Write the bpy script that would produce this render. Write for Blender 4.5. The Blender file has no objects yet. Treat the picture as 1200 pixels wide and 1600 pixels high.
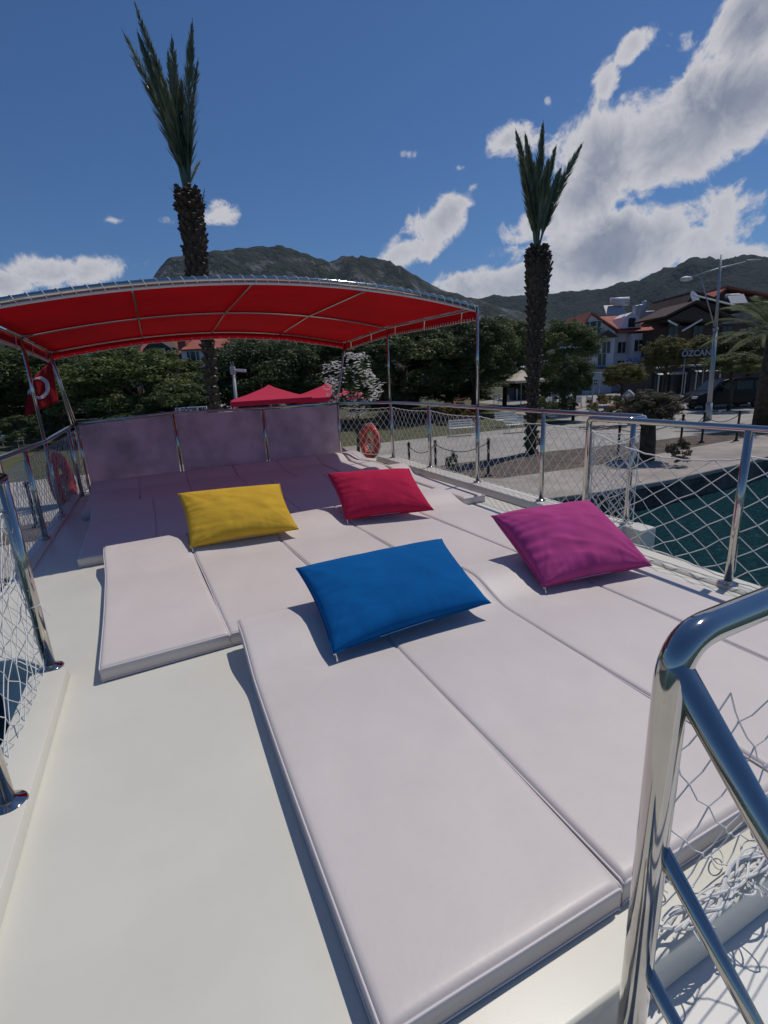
import bpy, bmesh, math, random
import numpy as np
from mathutils import Vector, Matrix, noise
SC = bpy.context.scene
COL = SC.collection
rnd = random.Random(7)
R_ = math.radians

# ---------------------------------------------------------------- camera
F, H = 770.0, 1.55
def nv(v): v = np.array(v, float); return v/np.linalg.norm(v)
cz = nv([-153, 2793, 770]); cy = nv([235-600, 800-608, -F]); cy = nv(cy-cz*(cy@cz)); cx = np.cross(cy, cz)
RW = np.array([cx, cy, cz])                       # camera -> world
cam_d = bpy.data.cameras.new('camera'); cam = bpy.data.objects.new('camera', cam_d); COL.objects.link(cam)
cam_d.sensor_fit = 'VERTICAL'; cam_d.sensor_height = 36.0; cam_d.lens = F/1600*36.0
cam_d.clip_start = 0.05; cam_d.clip_end = 20000
M4 = Matrix([list(RW[0])+[0], list(RW[1])+[0], list(RW[2])+[H], [0, 0, 0, 1]])
cam.matrix_world = M4
SC.camera = cam
SC.render.resolution_x, SC.render.resolution_y = 768, 1024

def ray(x, y): return RW @ nv([x-600, 800-y, -F])
def on_z(x, y, z): d = ray(x, y); t = (z-H)/d[2]; return Vector((t*d[0], t*d[1], z))
def on_x(x, y, X): d = ray(x, y); t = X/d[0]; return Vector((X, t*d[1], H+t*d[2]))
def on_y(x, y, Y): d = ray(x, y); t = Y/d[1]; return Vector((t*d[0], Y, H+t*d[2]))
UY = Vector((0.4056, 0.9140, 0)); UX = Vector((0.9140, -0.4056, 0)); PHI = math.atan2(UX.y, UX.x)
def pf(px, py, D):
    """point where the line of sight meets the upright plane D metres ahead: (right, height)"""
    d = Vector(ray(px, py)); t = D/d.dot(UY); return (t*d.dot(UX), H+t*d.z)
def fw(lx, D, z): p = UX*lx+UY*D; return Vector((p.x, p.y, z))

# ---------------------------------------------------------------- light
SUN = Vector((0.47, 0.12, 1.0)).normalized()
el, az = math.asin(SUN.z), math.atan2(SUN.x, SUN.y)
W = bpy.data.worlds.new('World'); SC.world = W; W.use_nodes = True
nt = W.node_tree; N = nt.nodes; L = nt.links; N.clear()
def wn(t, **k):
    n = N.new(t)
    for a, b in k.items(): setattr(n, a, b)
    return n
def math_(op, a, b=None, c=None, clamp=False, NN=None, LL=None):
    NN = NN or N; LL = LL or L
    n = NN.new('ShaderNodeMath'); n.operation = op; n.use_clamp = clamp
    for i, v in enumerate((a, b, c)):
        if v is None: continue
        if isinstance(v, (int, float)): n.inputs[i].default_value = v
        else: LL.new(v, n.inputs[i])
    return n.outputs[0]
sky = wn('ShaderNodeTexSky', sky_type='NISHITA', sun_disc=False)
sky.sun_elevation = el; sky.sun_rotation = az; sky.altitude = 0; sky.air_density = 1.0; sky.dust_density = 0.25; sky.ozone_density = 2.0
tc = wn('ShaderNodeTexCoord'); sp = wn('ShaderNodeSeparateXYZ'); L.new(tc.outputs['Generated'], sp.inputs[0])
AZ = math_('ARCTAN2', sp.outputs[0], sp.outputs[1]); EL = math_('ARCSINE', sp.outputs[2])
def noi(scale, detail=8, rough=.55, off=(0, 0, 0), dist=0.0, sc=(1, 1, 1)):
    m = wn('ShaderNodeMapping'); m.inputs['Location'].default_value = off; m.inputs['Scale'].default_value = sc
    L.new(tc.outputs['Generated'], m.inputs[0])
    n = wn('ShaderNodeTexNoise'); n.inputs['Scale'].default_value = scale; n.inputs['Detail'].default_value = detail
    n.inputs['Roughness'].default_value = rough; n.inputs['Distortion'].default_value = dist
    L.new(m.outputs[0], n.inputs['Vector']); return n.outputs[0]
n1 = noi(11, 14, .64, (1.3, .2, .7), .35); n2 = noi(3.2, 5, .5, (4.1, 2, 1))
def azel(px, py): d = ray(px, py); return math.atan2(d[0], d[1]), math.asin(d[2])
# (px, py, half width px, half height px, tilt deg, weight)
LOBES = [(1045, 205, 200, 95, 10, 1.5), (1175, 155, 130, 85, 10, 1.45), (930, 285, 110, 62, 20, 1.15), (1185, 35, 95, 75, 20, 1.25),
         (800, 215, 50, 40, 0, 1.1), (985, 75, 46, 28, 30, .85), (950, 125, 26, 44, 0, .85), (690, 345, 62, 40, 30, 1.15), (640, 395, 66, 30, 15, 1.0),
         (735, 295, 22, 10, 20, .55), (340, 330, 62, 24, 5, .74), (260, 345, 45, 16, 0, .62), (120, 425, 150, 32, 4, .95), (0, 440, 90, 30, 0, .8),
         (960, 395, 200, 66, 6, 1.4), (1130, 420, 150, 42, 0, 1.2), (840, 350, 60, 34, 10, 1.0), (840, 440, 180, 38, 0, 1.15), (710, 445, 70, 16, 0, .7),
         (636, 240, 22, 12, 0, .6), (720, 262, 18, 10, 0, .55), (855, 155, 12, 14, 0, .55), (1060, 335, 60, 30, 20, .6), (180, 345, 22, 8, 0, .4),
         (1500, 200, 320, 170, 10, 1.0), (1700, 450, 300, 80, 0, .9), (-450, 330, 260, 70, 0, .85)]
tot = None
for (px, py, wx, hy, tl, w) in LOBES:
    a0, e0 = azel(px, py); a1, e1 = azel(px+10, py); a2, e2 = azel(px, py-10)
    sa = abs(a1-a0)*wx/10; se = abs(e2-e0)*hy/10
    c, s = math.cos(R_(tl)), math.sin(R_(tl))
    da = math_('SUBTRACT', AZ, a0); de = math_('SUBTRACT', EL, e0)
    u = math_('MULTIPLY_ADD', de, s/sa, math_('MULTIPLY', da, c/sa)); v = math_('MULTIPLY_ADD', de, c/se, math_('MULTIPLY', da, -s/se))
    r2 = math_('MULTIPLY_ADD', u, u, math_('MULTIPLY', v, v))
    g = math_('MULTIPLY', math_('EXPONENT', math_('MULTIPLY', r2, -1.0)), w)
    tot = g if tot is None else math_('MAXIMUM', tot, g)
dens = math_('ADD', tot, math_('MULTIPLY', math_('SUBTRACT', n1, .5), 2.3))
dens = math_('ADD', dens, math_('MULTIPLY', math_('SUBTRACT', n2, .5), .8))
mr = wn('ShaderNodeMapRange', interpolation_type='SMOOTHSTEP'); L.new(dens, mr.inputs[0])
mr.inputs[1].default_value = .44; mr.inputs[2].default_value = .76
# thickness drives shade: thick low parts grey-blue, edges and tops bright
n3 = noi(9, 9, .6, (3.3, 1.2, -.4)); n4 = noi(3.0, 3, .5, (0.3, 3.2, 1.4))
m3 = wn('ShaderNodeMapRange'); L.new(math_('ADD', math_('MULTIPLY', n3, .55), math_('MULTIPLY', n4, .45)), m3.inputs[0])
m3.inputs[1].default_value = .36; m3.inputs[2].default_value = .62
thick = wn('ShaderNodeMapRange'); L.new(dens, thick.inputs[0]); thick.inputs[1].default_value = .75; thick.inputs[2].default_value = 1.35
shade = math_('SUBTRACT', 1.0, math_('MULTIPLY', thick.outputs[0], math_('SUBTRACT', 1.0, math_('MULTIPLY', m3.outputs[0], .75))), clamp=True)
cr = wn('ShaderNodeMix', data_type='RGBA'); L.new(shade, cr.inputs[0])
cr.inputs[6].default_value = (4.6, 5.1, 6.6, 1); cr.inputs[7].default_value = (12.4, 12.2, 12.6, 1)
hs = wn('ShaderNodeHueSaturation'); L.new(sky.outputs[0], hs.inputs['Color']); hs.inputs['Saturation'].default_value = 1.0
tint = wn('ShaderNodeMix', data_type='RGBA', blend_type='MULTIPLY'); tint.inputs[0].default_value = 1; L.new(hs.outputs[0], tint.inputs[6]); tint.inputs[7].default_value = (.62, .96, 1.38, 1)
mixc = wn('ShaderNodeMix', data_type='RGBA')
L.new(math_('MULTIPLY', mr.outputs[0], .93), mixc.inputs[0]); L.new(tint.outputs[2], mixc.inputs[6]); L.new(cr.outputs[2], mixc.inputs[7])
bg = wn('ShaderNodeBackground'); bg.inputs[1].default_value = 0.085
L.new(mixc.outputs[2], bg.inputs[0]); wo = wn('ShaderNodeOutputWorld'); L.new(bg.outputs[0], wo.inputs[0])
sd = bpy.data.lights.new('sun', 'SUN'); sd.energy = 4.4; sd.angle = R_(.53); sd.color = (1, .93, .83)
so = bpy.data.objects.new('sun', sd); COL.objects.link(so); so.rotation_euler = SUN.to_track_quat('Z', 'Y').to_euler(); so.location = (0, 0, 30)
SC.view_settings.view_transform = 'Standard'; SC.view_settings.look = 'None'; SC.view_settings.gamma = 1.0
SC.view_settings.exposure = -0.80
SC.cycles.max_bounces = 8; SC.cycles.transparent_max_bounces = 12
SC.cycles.sample_clamp_indirect = 6.0
try: SC.cycles.use_denoising = True
except Exception: pass

# ---------------------------------------------------------------- materials
def mat(name, col=(.5, .5, .5), rough=.6, metal=0, var=0.0, vscale=3.0, bump=0.0, bscale=40.0, col2=None, detail=4, transl=0.0, spec=.5, bdist=.01, coord='Object', stretch=(1, 1, 1), lo=.35, hi=.65, rvar=0.0):
    m = bpy.data.materials.new(name); m.use_nodes = True; t = m.node_tree; nn, ll = t.nodes, t.links
    b = nn['Principled BSDF']; b.inputs['Base Color'].default_value = (*col, 1); b.inputs['Roughness'].default_value = rough
    b.inputs['Metallic'].default_value = metal; b.inputs['Specular IOR Level'].default_value = spec
    tcn = nn.new('ShaderNodeTexCoord'); mp = nn.new('ShaderNodeMapping'); mp.inputs['Scale'].default_value = stretch
    ll.new(tcn.outputs[coord], mp.inputs[0])
    colout = None
    if col2 is not None or var:
        ns = nn.new('ShaderNodeTexNoise'); ns.inputs['Scale'].default_value = vscale; ns.inputs['Detail'].default_value = detail; ns.inputs['Roughness'].default_value = .62
        ll.new(mp.outputs[0], ns.inputs['Vector'])
        r = nn.new('ShaderNodeMapRange'); r.inputs[1].default_value = lo; r.inputs[2].default_value = hi; ll.new(ns.outputs[0], r.inputs[0])
        mx = nn.new('ShaderNodeMix'); mx.data_type = 'RGBA'; ll.new(r.outputs[0], mx.inputs[0])
        c2 = col2 if col2 is not None else tuple(c*(1-var) for c in col)
        mx.inputs[6].default_value = (*c2, 1); mx.inputs[7].default_value = (*col, 1)
        ll.new(mx.outputs[2], b.inputs['Base Color']); colout = mx.outputs[2]
        if rvar:
            rr = nn.new('ShaderNodeMapRange'); ll.new(ns.outputs[0], rr.inputs[0]); rr.inputs[1].default_value = .3; rr.inputs[2].default_value = .7
            rr.inputs[3].default_value = rough-rvar; rr.inputs[4].default_value = rough+rvar; ll.new(rr.outputs[0], b.inputs['Roughness'])
    if bump:
        bn = nn.new('ShaderNodeTexNoise'); bn.inputs['Scale'].default_value = bscale; bn.inputs['Detail'].default_value = 5
        ll.new(mp.outputs[0], bn.inputs['Vector'])
        bu = nn.new('ShaderNodeBump'); bu.inputs['Strength'].default_value = bump; bu.inputs['Distance'].default_value = bdist
        ll.new(bn.outputs[0], bu.inputs['Height']); ll.new(bu.outputs[0], b.inputs['Normal'])
    if transl:
        tr = nn.new('ShaderNodeBsdfTranslucent'); tr.inputs[0].default_value = (*[min(1, c*1.5) for c in col], 1)
        if colout: ll.new(colout, tr.inputs[0])
        ms = nn.new('ShaderNodeMixShader'); ms.inputs[0].default_value = transl
        ll.new(b.outputs[0], ms.inputs[1]); ll.new(tr.outputs[0], ms.inputs[2]); ll.new(ms.outputs[0], nn['Material Output'].inputs[0])
    return m
M = {}
M['gel'] = mat('gelcoat', (.69, .675, .60), .38, var=.07, vscale=1.3, bump=.06, bscale=220, bdist=.002, rvar=.08, detail=6)
M['vinyl'] = mat('white_vinyl', (.655, .597, .576), .46, var=.08, vscale=1.7, bump=.35, bscale=30, bdist=.0022, rvar=.06, detail=6)
M['piping'] = mat('vinyl_piping', (.66, .62, .64), .45)
M['steel'] = mat('polished_steel', (.55, .52, .485), .08, 1, var=.06, vscale=9, bump=.03, bscale=14, bdist=.003, rvar=.03)
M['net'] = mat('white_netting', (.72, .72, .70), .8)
M['net_grey'] = mat('grey_netting', (.42, .42, .43), .8)  # greyer netting colour, used on the far left bays
M['clear'] = mat('frosted_screen', (.82, .66, .74), .5, transl=.38, var=.35, vscale=2.2, bump=.15, bscale=7, bdist=.02, detail=9, lo=.3, hi=.6)
M['canvas'] = mat('red_canvas', (.60, .010, .026), .8, var=.12, vscale=1.5, transl=.55, bump=.15, bscale=300, bdist=.002)
M['cord'] = mat('white_cord', (.75, .75, .73), .7)
M['blue'] = mat('blue_cotton', (.004, .105, .33), .95, var=.12, vscale=6, bump=.4, bscale=60, bdist=.004, spec=.1)
M['pink'] = mat('magenta_cotton', (.45, .065, .235), .95, var=.12, vscale=6, bump=.4, bscale=60, bdist=.004, spec=.1)
M['red'] = mat('crimson_cotton', (.50, .022, .075), .95, var=.12, vscale=6, bump=.4, bscale=60, bdist=.004, spec=.1)
M['yellow'] = mat('mustard_cotton', (.66, .41, .045), .95, var=.12, vscale=6, bump=.4, bscale=60, bdist=.004, spec=.1)
M['zip'] = mat('zip_metal', (.7, .7, .7), .3, .8)
M['rope'] = mat('beige_rope', (.42, .35, .27), .9)
M['ring'] = mat('orange_ring', (.64, .065, .04), .5, var=.2, vscale=8)
M['white'] = mat('white_paint', (.74, .74, .72), .5, var=.08, vscale=3)
M['black'] = mat('black_paint', (.012, .012, .013), .5)
M['dark'] = mat('dark_matte', (.03, .03, .032), .7)  # one even near-black colour
M['grey'] = mat('grey_metal', (.42, .44, .46), .45, .3, var=.1, vscale=3)
M['tile'] = mat('roof_tile', (.40, .12, .075), .8, col2=(.27, .07, .045), vscale=.9, detail=6)
M['tiled'] = mat('dark_roof_tile', (.075, .04, .032), .85, var=.4, vscale=1.2)
M['wall_w'] = mat('white_render', (.82, .78, .80), .9, var=.12, vscale=.6, detail=6)
M['wall_b'] = mat('brown_render', (.09, .06, .048), .9, var=.3, vscale=.6)
M['timber'] = mat('dark_timber', (.07, .05, .04), .8)
M['glass'] = mat('window_glass', (.03, .035, .045), .08)
M['vanpaint'] = mat('van_paint', (.006, .0065, .008), .35, spec=.25)
M['rubber'] = mat('rubber', (.02, .02, .02), .8)
M['lamp'] = mat('headlamp_lens', (.7, .72, .75), .15)
M['umb'] = mat('parasol_cloth', (.62, .02, .07), .85, transl=.2)
M['umbw'] = mat('beige_parasol', (.70, .62, .52), .85, transl=.2)
M['bark'] = mat('bark', (.10, .075, .055), .95, col2=(.04, .03, .022), vscale=5, bump=.6, bscale=14, bdist=.04)
M['stub'] = mat('palm_stub', (.13, .09, .055), .9, col2=(.055, .035, .022), vscale=6, bump=.5, bscale=25, bdist=.02)
M['stubcut'] = mat('palm_cut', (.46, .42, .36), .9, var=.4, vscale=5)
M['frond'] = mat('palm_frond', (.30, .33, .20), .40, col2=(.13, .17, .09), vscale=1.4, transl=.22)
M['frondpale'] = mat('pale_frond', (.45, .45, .25), .7, transl=.3)
def leafmat(name, a, b, sc=.6): return mat(name, a, .55, col2=b, vscale=sc, detail=7, transl=.28, spec=.3)
M['leaf'] = leafmat('dark_leaves', (.115, .15, .05), (.04, .065, .024))
M['leaf2'] = leafmat('mid_leaves', (.17, .21, .06), (.07, .10, .03))
M['leaf3'] = leafmat('yellow_leaves', (.22, .19, .05), (.07, .085, .025), .9)
M['leaf4'] = leafmat('brown_twigs', (.15, .12, .08), (.055, .06, .035), .9)
M['petal'] = mat('white_petals', (.80, .78, .76), .7, transl=.2)
M['petalr'] = mat('red_petals', (.45, .05, .05), .7, transl=.2)
M['signw'] = mat('sign_white', (.7, .7, .7), .5)
M['signb'] = mat('sign_blue', (.03, .05, .16), .5)
M['signd'] = mat('sign_dark', (.02, .022, .03), .5)
M['textg'] = mat('sign_letters_grey', (.5, .52, .55), .5)
M['textb'] = mat('sign_letters_blue', (.18, .26, .5), .5)
M['flag'] = mat('flag_red', (.45, .012, .02), .8, transl=.3, var=.1, vscale=4)
M['flagw'] = mat('flag_white', (.75, .74, .78), .8, transl=.2)
# ground materials -------------------------------------------------
def brickmat(name, c1, c2, mort, scale, w=.5, h=.25, noise_amt=.3, rough=.9):
    m = mat(name, c1, rough, bump=.15, bscale=25, bdist=.01); t = m.node_tree; nn, ll = t.nodes, t.links
    b = nn['Principled BSDF']; tcn = nn.new('ShaderNodeTexCoord')
    br = nn.new('ShaderNodeTexBrick'); br.inputs['Color1'].default_value = (*c1, 1); br.inputs['Color2'].default_value = (*c2, 1); br.inputs['Mortar'].default_value = (*mort, 1)
    br.inputs['Scale'].default_value = scale; br.inputs['Mortar Size'].default_value = .015; br.inputs['Brick Width'].default_value = w; br.inputs['Row Height'].default_value = h
    ll.new(tcn.outputs['Object'], br.inputs['Vector'])
    ns = nn.new('ShaderNodeTexNoise'); ns.inputs['Scale'].default_value = .7; ns.inputs['Detail'].default_value = 8; ns.inputs['Roughness'].default_value = .7
    ll.new(tcn.outputs['Object'], ns.inputs['Vector'])
    r = nn.new('ShaderNodeMapRange'); ll.new(ns.outputs[0], r.inputs[0]); r.inputs[1].default_value = .3; r.inputs[2].default_value = .7; r.inputs[3].default_value = 1-noise_amt; r.inputs[4].default_value = 1.1
    mx = nn.new('ShaderNodeMix'); mx.data_type = 'RGBA'; mx.blend_type = 'MULTIPLY'; mx.inputs[0].default_value = 1
    ll.new(br.outputs[0], mx.inputs[6]); ll.new(r.outputs[0], mx.inputs[7]); ll.new(mx.outputs[2], b.inputs['Base Color'])
    return m
M['paver'] = brickmat('promenade_pavers', (.44, .41, .37), (.36, .34, .31), (.22, .21, .19), 2.5)
M['concrete'] = mat('quay_concrete', (.42, .37, .33), .9, col2=(.27, .24, .21), vscale=.9, bump=.3, bscale=14, bdist=.02, detail=9)
M['soil'] = mat('soil_bed', (.15, .115, .09), .95, col2=(.07, .055, .042), vscale=2.5, bump=.8, bscale=9, bdist=.06, detail=8)
M['grass'] = mat('grass', (.115, .115, .05), .95, col2=(.055, .065, .028), vscale=1.2, bump=.8, bscale=30, bdist=.05, detail=9)
M['asphalt'] = mat('asphalt', (.36, .34, .31), .9, var=.25, vscale=.7, detail=8, bump=.3, bscale=40)
M['land'] = mat('far_land', (.11, .12, .055), .95, col2=(.05, .06, .03), vscale=.05, detail=8)
M['quaywall'] = mat('quay_wall', (.16, .14, .12), .95, col2=(.03, .03, .025), vscale=1.4, bump=1, bscale=4, bdist=.15, detail=9)
# water
def water():
    m = bpy.data.materials.new('harbour_water'); m.use_nodes = True; t = m.node_tree; nn, ll = t.nodes, t.links
    b = nn['Principled BSDF']; b.inputs['Base Color'].default_value = (.018, .085, .10, 1); b.inputs['Roughness'].default_value = .07; b.inputs['IOR'].default_value = 1.33
    tcn = nn.new('ShaderNodeTexCoord'); mp = nn.new('ShaderNodeMapping'); mp.inputs['Scale'].default_value = (1, 1.6, 1); mp.inputs['Rotation'].default_value = (0, 0, .3); ll.new(tcn.outputs['Object'], mp.inputs[0])
    a = nn.new('ShaderNodeTexNoise'); a.inputs['Scale'].default_value = 4.5; a.inputs['Detail'].default_value = 6; a.inputs['Roughness'].default_value = .6; a.inputs['Distortion'].default_value = .6
    ll.new(mp.outputs[0], a.inputs['Vector'])
    bu = nn.new('ShaderNodeBump'); bu.inputs['Strength'].default_value = 1.0; bu.inputs['Distance'].default_value = .42; ll.new(a.outputs[0], bu.inputs['Height']); ll.new(bu.outputs[0], b.inputs['Normal'])
    return m
M['water'] = water()

# ---------------------------------------------------------------- mesh helpers
class MB:
    def __init__(s): s.v = []; s.f = []; s.m = []; s.mi = 0
    def add(s, vs, fs):
        o = len(s.v); s.v += [tuple(v) for v in vs]; s.f += [tuple(i+o for i in f) for f in fs]; s.m += [s.mi]*len(fs)
    def box(s, c, sz, rz=0, mtx=None):
        x, y, z = [q/2 for q in sz]; c = Vector(c)
        vs = [Vector((a*x, b*y, d*z)) for a in (-1, 1) for b in (-1, 1) for d in (-1, 1)]
        m = mtx if mtx is not None else Matrix.Rotation(rz, 3, 'Z')
        vs = [m @ v + c for v in vs]
        s.add(vs, [(0, 1, 3, 2), (4, 6, 7, 5), (0, 4, 5, 1), (2, 3, 7, 6), (0, 2, 6, 4), (1, 5, 7, 3)])
    def tube(s, pts, r, n=10, cap=True, closed=False):
        pts = [Vector(p) for p in pts]; k = len(pts); rings = []
        up = None
        for i, p in enumerate(pts):
            if closed: d = pts[(i+1) % k]-pts[i-1]
            else: d = pts[min(i+1, k-1)]-pts[max(i-1, 0)]
            if d.length < 1e-9: d = Vector((0, 0, 1))
            d.normalize()
            if up is None: up = Vector((0, 0, 1)) if abs(d.z) < .9 else Vector((1, 0, 0))
            a = d.cross(up)
            if a.length < 1e-6: a = d.cross(Vector((0, 1, 0)))
            a.normalize(); b = a.cross(d); up = b
            rr = r[i] if isinstance(r, (list, tuple)) else r
            rings.append([p+a*rr*math.cos(2*math.pi*j/n)+b*rr*math.sin(2*math.pi*j/n) for j in range(n)])
        vs = [v for q in rings for v in q]; fs = []
        for i in range(k if closed else k-1):
            i2 = (i+1) % k
            for j in range(n):
                fs.append((i*n+j, i*n+(j+1) % n, i2*n+(j+1) % n, i2*n+j))
        if cap and not closed: fs += [tuple(range(n))[::-1], tuple(range((k-1)*n, k*n))]
        s.add(vs, fs)
    def lathe(s, prof, c=(0, 0, 0), n=20, sx=1, sy=1):
        c = Vector(c); vs = []; fs = []
        for (r, z) in prof:
            for j in range(n): a = 2*math.pi*j/n; vs.append(c+Vector((r*math.cos(a)*sx, r*math.sin(a)*sy, z)))
        for i in range(len(prof)-1):
            for j in range(n): fs.append((i*n+j, i*n+(j+1) % n, (i+1)*n+(j+1) % n, (i+1)*n+j))
        fs.append(tuple(range(n))[::-1]); fs.append(tuple(range((len(prof)-1)*n, len(prof)*n)))
        s.add(vs, fs)
    def poly(s, pts, z0, z1):
        n = len(pts); vs = [(p[0], p[1], z0) for p in pts]+[(p[0], p[1], z1) for p in pts]
        fs = [tuple(range(n))[::-1], tuple(range(n, 2*n))]+[(i, (i+1) % n, n+(i+1) % n, n+i) for i in range(n)]
        s.add(vs, fs)
    def prism_y(s, pts, y0, y1):      # outline in x,z pushed along y
        n = len(pts); vs = [(p[0], y0, p[1]) for p in pts]+[(p[0], y1, p[1]) for p in pts]
        fs = [tuple(range(n)), tuple(range(n, 2*n))[::-1]]+[(i, n+i, n+(i+1) % n, (i+1) % n) for i in range(n)]
        s.add(vs, fs)
    def prism_x(s, pts, x0, x1):
        n = len(pts); vs = [(x0, p[0], p[1]) for p in pts]+[(x1, p[0], p[1]) for p in pts]
        fs = [tuple(range(n))[::-1], tuple(range(n, 2*n))]+[(i, (i+1) % n, n+(i+1) % n, n+i) for i in range(n)]
        s.add(vs, fs)
    def build(s, name, mats, parent=None, smooth=False, bevel=0, sub=0):
        me = bpy.data.meshes.new(name); me.from_pydata(s.v, [], s.f)
        mats = mats if isinstance(mats, (list, tuple)) else [mats]
        for m in mats: me.materials.append(m)
        if len(mats) > 1: me.polygons.foreach_set('material_index', s.m)
        bm = bmesh.new(); bm.from_mesh(me); bmesh.ops.recalc_face_normals(bm, faces=bm.faces) if len(s.f) < 60000 else None; bm.to_mesh(me); bm.free()
        if smooth: me.shade_smooth()
        me.update()
        o = bpy.data.objects.new(name, me); COL.objects.link(o)
        if parent: o.parent = parent
        if bevel:
            b = o.modifiers.new('bevel', 'BEVEL'); b.width = bevel; b.segments = 3; b.limit_method = 'ANGLE'; b.angle_limit = R_(35); me.shade_smooth()
        if sub:
            q = o.modifiers.new('sub', 'SUBSURF'); q.levels = q.render_levels = sub
        return o
def tag(o, label=None, cat=None, group=None, kind=None):
    if label: o['label'] = label
    if cat: o['category'] = cat
    if group: o['group'] = group
    if kind: o['kind'] = kind
    return o
def thing(name, label, cat, loc=(0, 0, 0), rz=0, group=None):
    o = bpy.data.objects.new(name, None); COL.objects.link(o); o.location = loc; o.rotation_euler = (0, 0, rz); o.empty_display_size = .2
    return tag(o, label, cat, group)
def copy_tree(o, parent=None):
    c = o.copy(); COL.objects.link(c); c.parent = parent
    for ch in list(o.children): copy_tree(ch, c)
    return c
def shift(mb, d): mb.v = [(v[0]-d[0], v[1]-d[1], v[2]-d[2]) for v in mb.v]
def arc(pts, r, n=8):
    """round the inner corners of a polyline"""
    pts = [Vector(p) for p in pts]; out = [pts[0]]
    for i in range(1, len(pts)-1):
        a, b, c = pts[i-1], pts[i], pts[i+1]; u = (a-b); w = (c-b); rr = min(r, u.length*.49, w.length*.49)
        p0 = b+u.normalized()*rr; p1 = b+w.normalized()*rr
        for k in range(n+1):
            t = k/n; out.append(p0*(1-t)**2+b*2*t*(1-t)+p1*t*t)
    out.append(pts[-1]); return out
def text_mesh(txt, size, m, parent, loc, rot, name='lettering', depth=.01, bold=.0, sx=1.0):
    cu = bpy.data.curves.new(name, 'FONT'); cu.body = txt; cu.size = size; cu.extrude = depth; cu.offset = bold; cu.align_x = 'CENTER'; cu.align_y = 'CENTER'; cu.resolution_u = 3
    t = bpy.data.objects.new(name, cu); COL.objects.link(t)
    bpy.context.view_layer.update()
    me = bpy.data.meshes.new_from_object(t.evaluated_get(bpy.context.evaluated_depsgraph_get()))
    bpy.data.objects.remove(t); bpy.data.curves.remove(cu)
    me.name = name; me.materials.clear(); me.materials.append(m)
    o = bpy.data.objects.new(name, me); COL.objects.link(o); o.parent = parent; o.location = loc; o.rotation_euler = rot; o.scale = (sx, 1, 1); return o

# ================================================================ SETTING
G, WZ = -1.75, -2.45
def sheet(name, pts, z, m, kind='structure', sub=None):
    mb = MB(); mb.add([(p[0], p[1], z) for p in pts], [tuple(range(len(pts)))]); o = mb.build(name, m); tag(o, kind=kind); return o
# water
sheet('water', [(-4000, -4000), (4000, -4000), (4000, 40), (-4000, 40)], WZ, M['water'])
# ground: one sheet to the horizon with the quay face as its front edge
EDGE = [(-4000, 10.6), (-60, 10.6), (-4, 10.9), (7.6, 11.1), (8.2, 9.75), (10.5, 9.35), (13.2, 9.25), (16.7, 9.45), (19.5, 9.8), (60, 12), (4000, 14)]
g = MB(); n = len(EDGE)
g.add([(x, y, G) for x, y in EDGE]+[(4000, 9000, G), (-4000, 9000, G)], [tuple(range(n+2))])
g.build('ground', M['land']); tag(bpy.data.objects['ground'], kind='structure')
g = MB(); g.mi = 0
for i in range(len(EDGE)-1):
    (x0, y0), (x1, y1) = EDGE[i], EDGE[i+1]
    k = 1 if abs(x1-x0) > 300 else max(1, int(abs(x1-x0)/1.2))
    for j in range(k):
        a, b = j/k, (j+1)/k
        p0 = (x0+(x1-x0)*a, y0+(y1-y0)*a); p1 = (x0+(x1-x0)*b, y0+(y1-y0)*b)
        g.add([(p0[0], p0[1]+.02, -4), (p1[0], p1[1]+.02, -4), (p1[0], p1[1]+.02, G-.12), (p0[0], p0[1]+.02, G-.12)], [(0, 1, 2, 3)])
g.build('quay_face', M['quaywall']); tag(bpy.data.objects['quay_face'], kind='structure')
# concrete quay lip
lip = MB(); inner = [(60, 14), (19.5, 12.4), (13.5, 12.0), (9.5, 12.3), (8.6, 13.2), (-4, 13.4), (-60, 13.2)]
ed = [p for p in EDGE if -61 < p[0] < 61]
lip.poly([(p[0], p[1]-.05) for p in ed]+inner, G-.11, G+.03); lip.build('quay_edge', M['concrete'], bevel=.03); tag(bpy.data.objects['quay_edge'], kind='structure')
sheet('planting_bed', [(-60, 13.2), (-4, 13.4), (8.6, 13.2), (9.5, 12.3), (13.5, 12.0), (19.5, 12.4), (60, 14), (60, 15.2), (24, 14.3), (19, 14.6), (14, 15.4), (8, 15.6), (-60, 14.6)], G+.008, M['soil'])
sheet('promenade', [(-60, 14.6), (8, 15.6), (14, 15.4), (19, 14.6), (24, 14.3), (60, 15.2), (60, 44), (26, 34), (23, 22.8), (-60, 25.5)], G+.004, M['paver'])
sheet('lawn', [(-60, 25.5), (23, 22.8), (26, 34), (30, 60), (-70, 70)], G+.008, M['grass'])
sheet('road', [(27, 24), (60, 18), (140, 20), (160, 60), (60, 60), (32, 46)], G+.012, M['asphalt'])

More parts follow.
